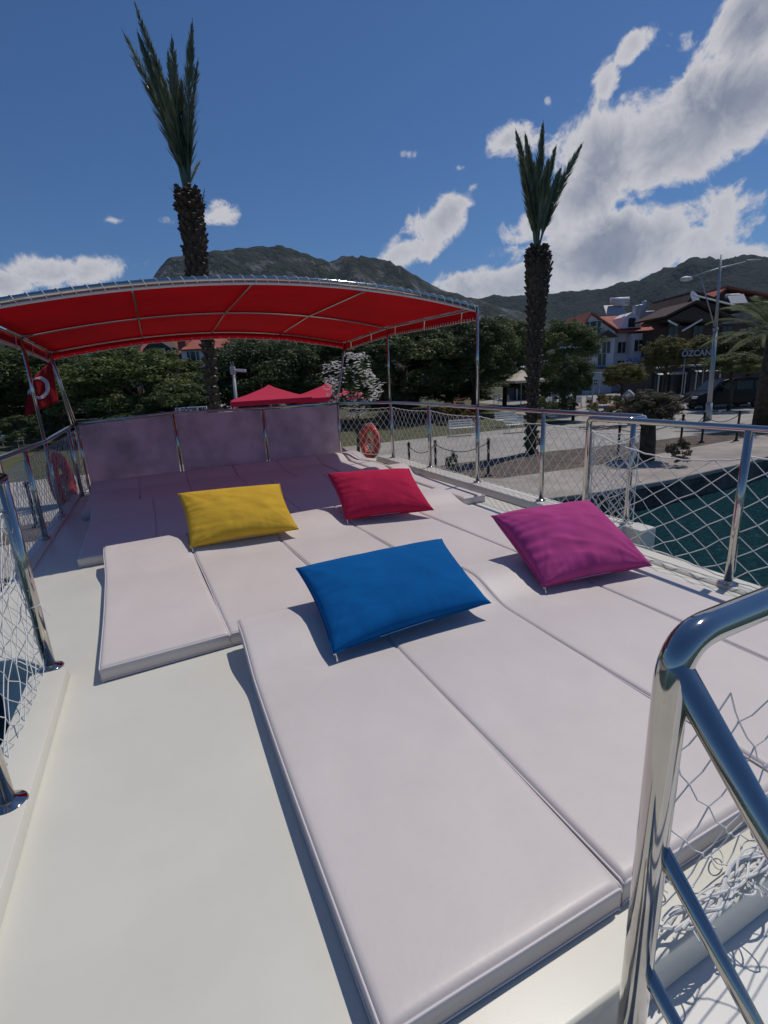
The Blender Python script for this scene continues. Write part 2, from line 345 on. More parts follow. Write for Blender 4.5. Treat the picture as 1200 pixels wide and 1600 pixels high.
# hills: real relief far away, the ridge heights read off the skyline
def hill(name, pts, D, depth, m, seed, a0=-200, a1=1700, rough=1.0):
    xs = [p[0] for p in pts]; ys = [p[1] for p in pts]
    NX, NY = 420, 46; mb = MB(); vs = []
    for i in range(NX+1):
        px = a0+(a1-a0)*i/NX; py = float(np.interp(px, xs, ys))
        d = ray(px, py); h = math.hypot(d[0], d[1]); ux, uy = d[0]/h, d[1]/h; zr = H+D*d[2]/h-G
        for j in range(NY+1):
            t = j/NY                                   # 0 near foot, .62 ridge, 1 behind
            dist = D+depth*(t-.62)
            if t < .62: prof = math.sin((t/.62)*math.pi/2)**1.25
            else: prof = math.cos((t-.62)/.38*math.pi/2*.9)
            x, y = ux*dist, uy*dist
            nz = noise.fractal(Vector((x*.004, y*.004, seed)), 1, 2.1, 7)
            rg = 1-abs(noise.fractal(Vector((x*.0065, y*.0065, seed+9)), 1, 2.0, 6))
            k = 1-abs(t-.62)/.62
            amp = math.sin(min(1, abs(t-.62)*3)*math.pi/2)
            z = zr*prof*(1+amp*rough*(.16*nz+.22*(rg-.8)))+zr*.02*noise.fractal(Vector((x*.02, y*.02, seed)), 1, 2, 4)
            vs.append((x, y, G-2+max(0, z)+2*prof))
    fs = [(i*(NY+1)+j, (i+1)*(NY+1)+j, (i+1)*(NY+1)+j+1, i*(NY+1)+j+1) for i in range(NX) for j in range(NY)]
    mb.add(vs, fs); o = mb.build(name, m, smooth=True); tag(o, kind='structure'); return o
def hillmat(name, green, green2, rock, rlo, rhi):
    m = mat(name, green, .95, col2=green2, vscale=.03, detail=9, spec=.1); t = m.node_tree; nn, ll = t.nodes, t.links; b = nn['Principled BSDF']
    src = b.inputs['Base Color'].links[0].from_socket
    tcn = nn.new('ShaderNodeTexCoord'); mp = nn.new('ShaderNodeMapping'); mp.inputs['Scale'].default_value = (1, 1, .45); ll.new(tcn.outputs['Object'], mp.inputs[0])
    ns = nn.new('ShaderNodeTexNoise'); ns.inputs['Scale'].default_value = .012; ns.inputs['Detail'].default_value = 12; ns.inputs['Roughness'].default_value = .72; ll.new(mp.outputs[0], ns.inputs['Vector'])
    r = nn.new('ShaderNodeMapRange'); r.inputs[1].default_value = rlo; r.inputs[2].default_value = rhi; ll.new(ns.outputs[0], r.inputs[0])
    mx = nn.new('ShaderNodeMix'); mx.data_type = 'RGBA'; ll.new(r.outputs[0], mx.inputs[0]); ll.new(src, mx.inputs[6]); mx.inputs[7].default_value = (*rock, 1); ll.new(mx.outputs[2], b.inputs['Base Color'])
    bn = nn.new('ShaderNodeTexNoise'); bn.inputs['Scale'].default_value = .09; bn.inputs['Detail'].default_value = 8; ll.new(mp.outputs[0], bn.inputs['Vector'])
    bu = nn.new('ShaderNodeBump'); bu.inputs['Strength'].default_value = 1; bu.inputs['Distance'].default_value = 14; ll.new(bn.outputs[0], bu.inputs['Height']); ll.new(bu.outputs[0], b.inputs['Normal'])
    return m
hm1 = hillmat('rocky_hill', (.045, .052, .036), (.02, .028, .02), (.17, .17, .175), .50, .66)
hm2 = hillmat('wooded_hill', (.032, .04, .028), (.014, .02, .014), (.13, .12, .10), .62, .82)
hill('rocky_hill', [(-400, 560), (0, 520), (150, 490), (225, 455), (250, 425), (266, 407), (300, 399), (350, 394), (400, 389), (440, 391), (480, 402), (515, 414), (545, 406), (580, 405), (610, 412), (650, 436), (700, 458), (760, 474), (850, 500), (1000, 540), (1700, 560)], 1500, 900, hm1, 3.1)
hill('wooded_hill', [(-400, 590), (400, 540), (600, 500), (690, 477), (740, 472), (800, 466), (883, 460), (950, 456), (987, 451), (1017, 440), (1047, 429), (1077, 413), (1100, 410), (1133, 414), (1160, 409), (1200, 408), (1260, 398), (1400, 420), (1700, 440)], 2100, 1300, hm2, 8.4)

# ================================================================ BOAT
boat = thing('excursion_boat', 'white excursion boat with steel rails and red awning over its sun deck', 'boat', (1.4, 4, 0))
BO = Vector((1.4, 4, 0))
def bpart(mb, name, m, parent=None, **k):
    shift(mb, BO); return mb.build(name, m, parent or boat, **k)
# deck
deck = MB()
outline = [(-.86, -2.2), (-.86, 3.25), (-1.0, 3.42), (-1.38, 3.5), (-1.40, 6.3), (-1.38, 8.2), (-1.26, 9.2), (-.6, 9.9), (.5, 10.3), (1.6, 10.35), (2.6, 10.1), (3.4, 9.6), (3.9, 8.7), (3.99, 7), (3.98, 3.02), (3.62, 2.98), (3.60, .595), (.60, .595), (.60, -2.2)]
deck.poly(outline, -.16, 0); bpart(deck, 'deck', M['gel'], bevel=.012)
hull = MB()
ho = [(-.80, -2.2), (-.80, 3.2), (-1.2, 3.6), (-1.2, 8.0), (-.3, 9.4), (1.3, 10.2), (2.9, 9.4), (3.8, 8.0), (3.82, 3.1), (3.50, 2.9), (3.50, -2.2)]
hull.poly(ho, -2.7, -.162); bpart(hull, 'hull', M['white'], bevel=.03)
st = MB(); st.box((2.1, .3, -.24), (2.98, .586, .12)); bpart(st, 'stair_tread', M['gel'], bevel=.015)
st = MB(); st.box((2.1, -.42, -.42), (2.98, .84, .12)); bpart(st, 'stair_tread', M['gel'], bevel=.015)
kb = MB(); kb.prism_y([(-.855, .002), (-.855, .058), (-.678, .056), (-.668, .002)], -2.2, 3.02); bpart(kb, 'toe_rail', M['gel'], bevel=.004)
kb = MB(); kb.prism_y([(-1.385, .002), (-1.385, .028), (-1.25, .026), (-1.24, .002)], 5.2, 9.0); bpart(kb, 'toe_rail', M['gel'], bevel=.006)
kb = MB(); kb.prism_y([(3.70, .002), (3.73, .09), (3.97, .09), (3.97, .002)], 3.06, 8.6); bpart(kb, 'toe_rail', M['gel'], bevel=.01)
kb = MB(); kb.box((3.87, 2.98, -.01), (.20, .20, .22)); bpart(kb, 'rail_end_block', M['gel'], bevel=.012)
kb = MB(); kb.prism_y([(3.40, .002), (3.42, .022), (3.6, .022), (3.6, .002)], .62, 2.96); bpart(kb, 'toe_rail', M['gel'], bevel=.006)

# head-rest ramps under each row of mattresses
def rise(t, L_):     # t distance from the head end
    if t > .56: return 0
    if t < .14: return .10
    s = (.56-t)/.42; return .10*(3*s*s-2*s**3)
ROWS = {  # y0, y1, x-boundaries, rotation, pivot
    1: (.735, 2.84, [.245, 1.02, 1.825, 2.565, 3.115], 0, (.25, .735)),
    2: (2.885, 4.98, [-.50, .205, .985, 1.755, 2.54, 3.16], R_(3.0), (.2, 2.885)),
    3: (5.055, 6.98, [-.86, -.17, .60, 1.37, 2.14, 2.80, 3.16], R_(.8), (.6, 5.055)),
    4: (7.03, 8.86, [-1.04, -.37, .33, 1.10, 1.87, 2.58, 3.1], R_(.8), (.6, 7.03))}
def rowpt(r, x, y, z):
    y0, y1, xs, a, pv = ROWS[r]; dx, dy = x-pv[0], y-pv[1]; c, s = math.cos(a), math.sin(a)
    return Vector((pv[0]+dx*c-dy*s, pv[1]+dx*s+dy*c, z))
for r, (y0, y1, xs, a, pv) in ROWS.items():
    mb = MB(); prof = [(y1-.59, .004)]+[(y1-.57+.44*i/10, rise(.57-.44*i/10, 0)+.004) for i in range(11)]+[(y1-.012, .104), (y1-.012, .004)]
    m2 = MB(); m2.prism_x(prof, xs[0]+.03, xs[-1]-.03)
    m2.v = [tuple(rowpt(r, *v)) for v in m2.v]; bpart(m2, 'headrest_ramp', M['gel'])
# mattresses
def mattress(r, x0, x1, y0, y1, label, group, seed):
    NXs = [0, .008, .02, .035, .06, .1, .18, .3, .5, .7, .82, .9, .94, .965, .98, .992, 1]
    L_ = y1-y0; ys = [0, .006, .015, .028, .05, .08, .12]+[.12+(L_-.72)*i/9 for i in range(1, 10)]+[L_-.6+.48*i/18 for i in range(1, 19)]+[L_-.08, L_-.05, L_-.028, L_-.015, L_-.006, L_]
    w = x1-x0; T = .1; mb = MB(); vs = []; fs = []
    nx, ny = len(NXs), len(ys)
    org = rowpt(r, (x0+x1)/2, y0, 0)
    rr = random.Random(seed); ph = rr.random()*10
    def edgef(d, R=.016): return 0 if d > R else R-math.sqrt(max(0, R*R-(R-d)**2))
    top = []; bot = []
    for j, yy in enumerate(ys):
        for i, u in enumerate(NXs):
            dx = min(u*w, (1-u)*w); dy = min(yy, L_-yy)
            base = rise(L_-yy, L_)
            puff = .009*(1-math.exp(-dx/.010))*(1-math.exp(-dy/.012))+.004
            z = base+T-edgef(dx)-edgef(dy)+puff-.013+.0025*noise.noise(Vector((u*3+ph, yy*2.2, ph)))
            bow = .005*math.sin(yy*2.3+ph)*(1 if u > .5 else -1)*(abs(u-.5)*2)**3
            top.append(rowpt(r, x0+u*w+bow, y0+yy, z)); bot.append(rowpt(r, x0+u*w+bow, y0+yy, base+.008))
    vs = top+bot; o = nx*ny
    for j in range(ny-1):
        for i in range(nx-1):
            a = j*nx+i; fs.append((a, a+1, a+nx+1, a+nx)); fs.append((o+a, o+a+nx, o+a+nx+1, o+a+1))
    def side(seq):
        for a, b in zip(seq, seq[1:]): fs.append((a, o+a, o+b, b))
    side([i for i in range(nx)]); side([(ny-1)*nx+i for i in range(nx)][::-1]); side([j*nx for j in range(ny)][::-1]); side([j*nx+nx-1 for j in range(ny)])
    mb.add(vs, fs)
    root = thing('sun_mattress', label, 'mattress', org, 0, group)
    shift(mb, org); mb.build('cover', M['vinyl'], root, smooth=True)
    pp = MB(); ring = []
    def P(i, j): return top[j*nx+i]
    for i in range(nx): ring.append(P(i, 0))
    for j in range(1, ny): ring.append(P(nx-1, j))
    for i in range(nx-2, -1, -1): ring.append(P(i, ny-1))
    for j in range(ny-2, 0, -1): ring.append(P(0, j))
    cen = rowpt(r, (x0+x1)/2, (y0+y1)/2, 0)
    pp.tube([p+Vector((0, 0, .009)) for p in ring], .0042, 6, closed=True); shift(pp, org); pp.build('piping', M['piping'], root, smooth=True)
    pp = MB(); pp.tube([Vector((p.x, p.y, p.z-T+.035)) for p in ring], .0042, 6, closed=True); shift(pp, org); pp.build('piping', M['piping'], root, smooth=True)
    return root
ROWNAME = {1: 'front row nearest the camera', 2: 'second row from the camera', 3: 'nearer row under the awning', 4: 'far row against the wind screen'}
ORD = ['first', 'second', 'third', 'fourth', 'fifth', 'sixth']
EXTRA = {(1, 0): 'long white sun mattress in the foreground, left of the seam below the blue pillow',
         (1, 1): 'long white sun mattress right of the seam below the blue pillow',
         (1, 2): 'white sun mattress under the left half of the magenta pillow',
         (1, 3): 'white sun mattress by the right deck edge under the right half of the magenta pillow',
         (2, 0): 'white sun mattress left of the yellow pillow, its foot end free on the deck',
         (2, 1): 'white sun mattress in the second row with the yellow pillow on its head end',
         (2, 2): 'white sun mattress between the yellow pillow and the red pillow',
         (2, 3): 'white sun mattress in the second row with the red pillow on its head end',
         (2, 4): 'white sun mattress right of the red pillow, beside the side netting'}
for r, (y0, y1, xs, a, pv) in ROWS.items():
    for i in range(len(xs)-1):
        lab = EXTRA.get((r, i)) or 'shaded sun mattress, %s from left in the %s' % (ORD[i], ROWNAME[r])
        dy = .0
        mattress(r, xs[i]+.004, xs[i+1]-.004, y0+dy+rnd.uniform(-.008, .008), y1+rnd.uniform(-.01, .006), lab, 'sun mattresses laid in rows on the deck', r*10+i)
mattress(3, 3.20, 3.50, 4.80, 6.98, 'narrow white sun mattress at the right deck edge, beyond the red pillow', 'sun mattresses laid in rows on the deck', 77)
mattress(4, 3.14, 3.44, 7.04, 8.86, 'narrow white sun mattress at the right deck edge beside the orange lifebuoy', 'sun mattresses laid in rows on the deck', 78)

# pillows ------------------------------------------------------------
def pillow(corners, thick, m, label, col, seed, wr=.012, zipside=True):
    NL, NR, FR, FL = [Vector(c) for c in corners]
    nx, ny = 80, 56; org = (NL+NR+FR+FL)/4; org.z = min(c.z for c in (NL, NR, FR, FL))
    nrm = ((NR-NL).cross(FL-NL)).normalized()
    rr = random.Random(seed); ph = rr.random()*20
    top = []; bot = []
    for j in range(ny+1):
        for i in range(nx+1):
            u, v = i/nx, j/ny
            # edges pull in between the corners
            uu = u+(.5-u)*.055*math.sin(math.pi*v)**.8*2*abs(u-.5); vv = v+(.5-v)*.06*math.sin(math.pi*u)**.8*2*abs(v-.5)
            p = (NL*(1-uu)+NR*uu)*(1-vv)+(FL*(1-uu)+FR*uu)*vv
            ed = min(1, (4*u*(1-u))**.42*(4*v*(1-v))**.42)
            w0 = noise.noise(Vector((u*2.3+ph, v*2.3, ph)))
            # creases running in from the corners and short sides
            d0 = min(u, 1-u); dv = min(v, 1-v)
            cs = sum(noise.noise(Vector((math.atan2((v-cv)*.7+1e-6, u-cu+1e-6)*5.5, ph+q, 1.5)))*math.exp(-math.hypot(u-cu, (v-cv)*.7)/.16) for q, (cu, cv) in enumerate(((0, 0), (1, 0), (1, 1), (0, 1))))
            sidecr = noise.noise(Vector((v*15+ph+u*2, u*2.2, 3)))*math.exp(-u/.16)+.6*noise.noise(Vector((v*11+ph, u*2, 7)))*math.exp(-(1-u)/.12)+.7*noise.noise(Vector((u*17+ph, v*2, 5)))*math.exp(-v/.16)
            hgt = thick*ed*(1+.10*w0)+ed*(wr*1.6*cs+wr*sidecr)+wr*.35*ed*noise.noise(Vector((u*7+ph, v*6, ph)))+wr*.5*ed*max(0, noise.noise(Vector((u*5+v*9+ph, v*3-u*4, 2.2*ph))))**1.5*(1-abs(2*v-1)*.3)
            top.append(p+nrm*hgt*.62); bot.append(p-nrm*thick*ed*.60)
    W_ = nx+1; o = len(top); fs = []
    for j in range(ny):
        for i in range(nx):
            a = j*W_+i; fs.append((a, a+1, a+W_+1, a+W_)); fs.append((o+a, o+a+W_, o+a+W_+1, o+a+1))
    bd = [i for i in range(nx+1)]+[j*W_+nx for j in range(1, ny+1)]+[ny*W_+i for i in range(nx-1, -1, -1)]+[j*W_ for j in range(ny-1, 0, -1)]
    for a, b in zip(bd, bd[1:]+bd[:1]): fs.append((a, b, o+b, o+a))
    mb = MB(); mb.add(top+bot, fs)
    root = thing('pillow', label, 'pillow', org); shift(mb, org); mb.build('pillowcase', m, root, smooth=True)
    se = MB(); se.tube([top[k] for k in bd], .0035, 5, closed=True); shift(se, org); se.build('seam', m, root, smooth=True)
    z = MB(); q = NL+(FL-NL)*.015-nrm*.008
    z.box(q-org+Vector((.012, -.004, -.002)), (.016, .006, .012)); z.tube([q-org+Vector((.016, -.008, 0)), q-org+Vector((.02, -.012, -.028))], .0035, 6); z.tube([q-org+Vector((.02, -.012, -.026)), q-org+Vector((.021, -.013, -.045))], .0055, 6)
    z.build('zip_pull', M['zip'], root)
    z = MB(); a0, a1 = (.28, .62) if zipside else (.3, .9)
    z.tube([top[int(nx*(a0+(a1-a0)*k/12))]-org+Vector((0, -.0045, -.001)) for k in range(13)], .0022, 5); z.build('zip', M['zip'], root)
    return root
def prop(NL, NR, FR, FL, dy):      # far corners stand dy metres beyond the near ones
    a, b = on_z(*NL), on_z(*NR); return [a, b, on_y(*FR, b.y+dy), on_y(*FL, a.y+dy)]
pillow(prop((520, 1022, .16), (767, 942, .20), (690, 842), (462, 888), .64), .20, M['blue'], 'blue pillow, the nearest one, at the head of the foreground mattress', 'blue', 1, wr=.03)
pillow(prop((849, 918, .15), (1019, 884, .17), (919, 782), (767, 806), .62), .25, M['pink'], 'crumpled magenta pillow beside the side netting', 'pink', 5, wr=.06)
pillow(prop((540, 812, .16), (678, 797, .18), (639, 732), (511, 740), .50), .22, M['red'], 'crimson red pillow in the second row right of the yellow one', 'red', 9, wr=.03)
pillow(prop((297, 856, .16), (467, 827, .18), (437, 756), (278, 771), .50), .21, M['yellow'], 'mustard yellow pillow left of the red one', 'yellow', 14, wr=.035)

# ---------------------------------------------------------------- rails
def post(p, h, r=.022, flange=True, name='rail_post', top=None):
    mb = MB(); p = Vector(p); q = top if top is not None else p+Vector((0, 0, h)); mb.tube([p, (p+q)/2, q], r, 16)
    o = bpart(mb, name, M['steel'], smooth=True)
    if flange:
        f = MB(); f.lathe([(r*2.5, 0), (r*2.5, .004), (r*2.2, .010), (r*1.3, .017), (r*1.02, .022)], p, 24); bpart(f, 'flange', M['steel'], o, smooth=True)
    return o
RZ = 1.09
RP = [(3.84, 3.1), (3.84, 4.24), (3.85, 5.49), (3.92, 6.9), (3.87, 8.19)]
for (x, y) in RP: post((x, y, .09), RZ-.09)
CR = on_y(527, 630, 9.35); CL = on_y(118, 662, 9.1); CR = Vector((CR.x, CR.y, 1.085)); CL = Vector((CL.x, CL.y, 1.085))
post((CR.x, CR.y, 0), 1.08)
def rail(pts, r=.024, name='top_rail', n=16):
    mb = MB(); mb.tube(pts, r, n); return bpart(mb, name, M['steel'], smooth=True)
rp = [on_z(988, 646, RZ)+Vector((-.22, .1, 0)), Vector((3.74, 2.93, RZ)), Vector((3.86, 3.06, RZ))]+[Vector((x, y, RZ)) for x, y in RP[1:]]+[CR]
rail(arc([Vector((3.46, 2.93, RZ)), Vector((3.84, 2.93, RZ))]+[Vector((x, y, RZ)) for x, y in RP[1:]]+[CR], .16), name='top_rail')
# near right rail with its corner post (gate gap)
g0 = on_x(921, 657, 3.46); g0.z = 1.10
rail(arc([Vector((g0.x, g0.y, 0)), g0, Vector((3.46, 1.93, 1.10)), Vector((3.46, .2, 1.10))], .05), name='top_rail')
f = MB(); f.lathe([(.055, 0), (.055, .004), (.03, .016), (.023, .022)], (g0.x, g0.y, .022), 24); bpart(f, 'flange', M['steel'], smooth=True)
post((3.46, 1.93, .022), 1.07, .026)
# left rails
LP = [((-1.28, 6.22), .99), ((-1.29, 7.33), .985), ((-1.165, 8.35), 1.06)]
l1 = on_z(80, 1043, .05); l2 = on_z(14, 1256, .05)
post(l1, 1.10, .026); post(l2, 1.10, .026)
lr = []
def lrail(px, py, X): p = on_x(px, py, X); return p
L2t, L3t, L4t = lrail(38, 702, -1.29), lrail(70, 690, -1.29), lrail(106, 669, -1.17)
for pt, (px, py) in ((L2t, (76, 842)), (L3t, (105, 806)), (L4t, (128, 780))):
    bse = Vector((pt.x, pt.y, .04)); post(bse, 0, .022, top=pt)
rail([l2+Vector((0, -1.2, 1.10)), l2+Vector((0, 0, 1.10)), l1+Vector((0, .02, 1.10)), l1+Vector((-.18, .14, 1.09)), Vector((-1.29, 3.6, 1.06)), lrail(0, 716, -1.30), L2t, L3t, L4t, CL], .026)
# companionway hand rail in the right foreground
PX, PY = .80, .52
d_ = Vector((.288, -.39, -.87)).normalized()
def z_at(px, py): d = ray(px, py); t = math.hypot(PX, PY)/math.hypot(d[0], d[1]); return H+t*d[2], t*Vector(d)
c1 = [z_at(1049, 1080), z_at(1025, 1300), z_at(993, 1500)]
PX = sum(c[1].x for c in c1)/3; PY = sum(c[1].y for c in c1)/3
ztop = z_at(1060, 1000)[0]
base = Vector((PX, PY, -.16)); tp = Vector((PX, PY, ztop))
rail(arc([base, tp, tp+Vector((1.6, .02, .01)), tp+Vector((2.6, .02, -.9))], .095, 12), .0305, name='hand_rail', n=28)
rail([tp+Vector((0, 0, -.045)), tp+d_*1.5], .0270, 'hand_rail', 24)
for (py, pxx) in ((1305, 1028), (1495, 1000)):
    zz = z_at(pxx, py)[0]; q = Vector((PX, PY, zz)); rail([q, q+d_*1.3], .0165, 'guard_bar', 18)
f = MB(); f.lathe([(.06, 0), (.06, .004), (.035, .016), (.024, .022)], (PX, PY, -.18), 24); bpart(f, 'flange', M['steel'], smooth=True)

# ---------------------------------------------------------------- nets
def net(name, A, B, C, D_, cell=(.12, .15), r=.0028, m='net', sag=.0, jit=.006, out=None, rope=True, seed=1, n=4, drop=0):
    """A bottom start, B bottom end, C top end, D top start"""
    A, B, C, D_ = map(Vector, (A, B, C, D_)); rr = random.Random(seed)
    nu = max(2, round((B-A).length/cell[0])); nv_ = 2*max(1, round(((D_-A).length+(C-B).length)/2/cell[1]))
    side = (B-A).cross(Vector((0, 0, 1))).normalized()
    def P(u, v):
        p = (A*(1-u)+B*u)*(1-v)+(D_*(1-u)+C*u)*v
        p = p+Vector((0, 0, -sag*math.sin(math.pi*min(1, max(0, u)))*v+.4*sag*math.sin(math.pi*u)*(1-v)))
        return p+side*.012*noise.noise(Vector((u*nu*.25, v*3, seed)))
    pts = {}
    for j in range(nv_+1):
        for i in range(-1, nu+1):
            u = (i+(.5 if j % 2 else 0))/nu
            uc = min(1, max(0, u)); v = j/nv_
            p = P(uc, v)+Vector((rr.uniform(-jit, jit), rr.uniform(-jit, jit), rr.uniform(-jit, jit)))*(0 if v in (0, 1) else 1)
            pts[(i, j)] = (p, u)
    mb = MB()
    def seg(a, b):
        (p, u1), (q, u2) = a, b
        if (u1 < 0 and u2 < 0) or (u1 > 1 and u2 > 1): return
        if (p-q).length < 1e-4: return
        if rr.random() < drop: return
        mb.tube([p, q], r, n, cap=False)
    for j in range(nv_):
        for i in range(-1, nu+1):
            if (i, j) not in pts: continue
            if j % 2 == 0:
                for ii in (i-1, i):
                    if (ii, j+1) in pts: seg(pts[(i, j)], pts[(ii, j+1)])
            else:
                for ii in (i, i+1):
                    if (ii, j+1) in pts: seg(pts[(i, j)], pts[(ii, j+1)])
    if rope:
        K = 24
        for v in (0, 1): mb.tube([P(k/K, v)+Vector((0, 0, .004*math.sin(k*2.1+seed))) for k in range(K+1)], r*1.7, 5)
        for u in (0, 1): mb.tube([P(u, k/8) for k in range(9)], r*1.3, 5)
    return bpart(mb, name, M[m])
# right side, bay by bay, hung a hand's width under the rail
tops = [.93, .95, .97, .985, 1.0, 1.0]
bays = [(3.84, 3.1)]+RP[1:]+[(CR.x, CR.y)]
for k in range(len(bays)-1):
    a, b = bays[k], bays[k+1]; o = Vector((.03, 0, 0))
    net('safety_net', Vector((a[0], a[1], .11))+o, Vector((b[0], b[1], .11))+o, Vector((b[0], b[1], tops[k+1]))+o, Vector((a[0], a[1], tops[k]))+o, (.14, .17), .0032, sag=.025, seed=20+k)
net('safety_net', (3.49, .4, .0), (3.49, 1.93, .04), (3.49, 1.93, .92), (3.49, .4, .93), (.21, .19), .0036, sag=.05, seed=31, jit=.012)
net('safety_net', (3.49, 1.93, .04), (3.49, 3.24, .04), (3.49, 3.24, .98), (3.49, 1.93, .90), (.21, .19), .0036, sag=.10, seed=32, jit=.012)
net('safety_net', (3.52, 3.24, .12), (3.83, 3.02, .12), (3.83, 3.02, .93), (3.52, 3.24, .95), (.07, .13), .0032, sag=.05, seed=33, jit=.02)
# left side
o = Vector((-.03, 0, 0))
net('safety_net', (-1.32, 3.7, .05), (L2t.x-.03, L2t.y, .05), (L2t.x-.03, L2t.y, .90), (-1.32, 3.7, .9), (.10, .13), .0026, sag=.03, seed=40, m='net')
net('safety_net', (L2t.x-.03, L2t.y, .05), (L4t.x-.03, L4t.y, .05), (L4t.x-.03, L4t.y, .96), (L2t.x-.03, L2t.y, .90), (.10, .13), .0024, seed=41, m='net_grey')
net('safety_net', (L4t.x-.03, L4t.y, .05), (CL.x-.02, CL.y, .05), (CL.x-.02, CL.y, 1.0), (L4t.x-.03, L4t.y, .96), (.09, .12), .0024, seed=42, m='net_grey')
net('safety_net', l2+Vector((-.05, .0, -.03)), l1+Vector((-.03, 0, -.02)), l1+Vector((-.03, 0, .93)), l2+Vector((-.05, 0, .93)), (.125, .14), .0024, sag=.03, seed=43, jit=.012)
net('safety_net', l1+Vector((-.03, 0, -.02)), (-1.32, 3.62, .05), (-1.32, 3.62, .9), l1+Vector((-.03, 0, .93)), (.125, .14), .0024, sag=.05, seed=44, jit=.012)
net('safety_net', l2+Vector((-.05, -1.6, -.03)), l2+Vector((-.05, 0, -.03)), l2+Vector((-.05, 0, .93)), l2+Vector((-.05, -1.6, .93)), (.125, .14), .0024, seed=45, jit=.012)
# cable tie on the near left post
t_ = on_x(45, 930, l1.x); mb = MB(); c0 = l1.copy(); c0.z = .42
mb.tube([c0+Vector((.03*math.cos(a), .03*math.sin(a), .004*a)) for a in [k*2*math.pi/16 for k in range(17)]], .0028, 6); mb.tube([c0+Vector((.028, -.01, .01)), c0+Vector((.065, -.03, -.05))], .0018, 5)
bpart(mb, 'cable_tie', M['cord'])
# loose net in the hand-rail frame
def loosenet():
    rr = random.Random(5); nu, nv_ = 9, 8; W_ = 1.5
    P = {}
    for j in range(nv_+1):
        for i in range(nu+1):
            u = (i+(.5 if j % 2 else 0))/nu; v = j/nv_
            x = PX+.13+.14*(1-v)+W_*min(1, u)
            topz = ztop-.10-.35*math.sin(math.pi*min(1, u*.75+.05))
            z = .02+(topz-.02)*v**1.05
            y = PY+.05+.10*(1-v)+.035*noise.noise(Vector((u*5, v*3, 2)))
            P[(i, j)] = Vector((x+rr.uniform(-.007, .007), y+rr.uniform(-.006, .006), z+rr.uniform(-.006, .006)))
    mb = MB()
    for j in range(nv_):
        for i in range(nu+1):
            for ii in ((i-1, i) if j % 2 == 0 else (i, i+1)):
                if (ii, j+1) in P:
                    a_, b_ = P[(i, j)], P[(ii, j+1)]; mb.tube([a_, (a_+b_)/2+Vector((rr.uniform(-.006, .006), 0, -.012)), b_], .0021, 5, cap=False)
            p = P[(i, j)]; mb.lathe([(.001, -.004), (.0038, -.0015), (.0038, .0015), (.001, .004)], p, 6)
    bpart(mb, 'loose_net', M['net'])
    mb = MB()                                # gathered bottom of the net lying on the deck edge
    for s in range(26):
        pts = []; a = rr.uniform(0, 6); ry, rz_ = rr.uniform(.005, .05), rr.uniform(.004, .03); s0 = rr.uniform(0, .9); ln = rr.uniform(.35, .9)
        for k in range(26):
            t = k/25; x = PX+.20+s0+ln*t
            pts.append(Vector((x, PY+.12+.03*math.sin(x*4)+ry*math.sin(a+t*9+s), .034+rz_*(1+math.cos(a*2+t*8+s))*.6)))
        mb.tube(pts, rr.uniform(.003, .0055), 5)
    for s in range(16):                      # loops
        x = PX+.3+rr.uniform(0, 1.1); c = Vector((x, PY+.14+rr.uniform(-.09, .06), .012)); rad = rr.uniform(.015, .035); ang = rr.uniform(0, 3)
        mb.tube([c+Vector((rad*1.6*math.cos(q)*math.cos(ang)-rad*.7*math.sin(q)*math.sin(ang), rad*1.6*math.cos(q)*math.sin(ang)+rad*.7*math.sin(q)*math.cos(ang), .012*(1+math.sin(q)))) for q in [k*2*math.pi/14 for k in range(14)]], .0024, 5, closed=True)
    bpart(mb, 'gathered_net', M['net'])
loosenet()

# ---------------------------------------------------------------- wind screen
def ws_pt(px, py=None, z=1.07):
    f_ = (px-118)/(527-118); p = CL*(1-f_)+CR*f_
    # intersect line of sight with the upright plane CL-CR
    nn = Vector((CR.y-CL.y, CL.x-CR.x, 0)); d = Vector(ray(px, py)); t = nn.dot(Vector((CL.x, CL.y, 0)))/nn.dot(d); q = d*t; q.z += H; return q
tops_ = [CL, ws_pt(270, 645), ws_pt(410, 638), CR]
for k in range(4):
    p = tops_[k]
    mb = MB(); mb.tube([Vector((p.x, p.y, 0)), Vector((p.x, p.y, p.z))], .02, 14); bpart(mb, 'screen_post', M['steel'], smooth=True)
mb = MB(); mb.tube([Vector(p)+Vector((0, 0, .0)) for p in tops_], .022, 14); bpart(mb, 'screen_rail', M['steel'], smooth=True)
for k in range(3):
    a, b = tops_[k], tops_[k+1]; dd = (b-a); dd.z = 0; dd.normalize(); a2, b2 = a+dd*.03, b-dd*.03; nn = Vector((-dd.y, dd.x, 0))
    mb = MB(); NXp, NZp = 16, 10; vs = []
    for sidx in (0, 1):
        for j in range(NZp+1):
            for i in range(NXp+1):
                u, v = i/NXp, j/NZp; p = a2*(1-u)+b2*u; zt = p.z-.03
                q = Vector((p.x, p.y, .03+(zt-.03)*v))+nn*(.006*sidx+.012*noise.noise(Vector((u*3+k*5, v*2.4, 1))))
                vs.append(q)
    fs = []; o_ = (NXp+1)*(NZp+1)
    for j in range(NZp):
        for i in range(NXp):
            q = j*(NXp+1)+i; fs.append((q, q+1, q+NXp+2, q+NXp+1)); fs.append((o_+q, o_+q+NXp+1, o_+q+NXp+2, o_+q+1))
    mb.add(vs, fs); bpart(mb, 'screen_panel', M['clear'], smooth=True)

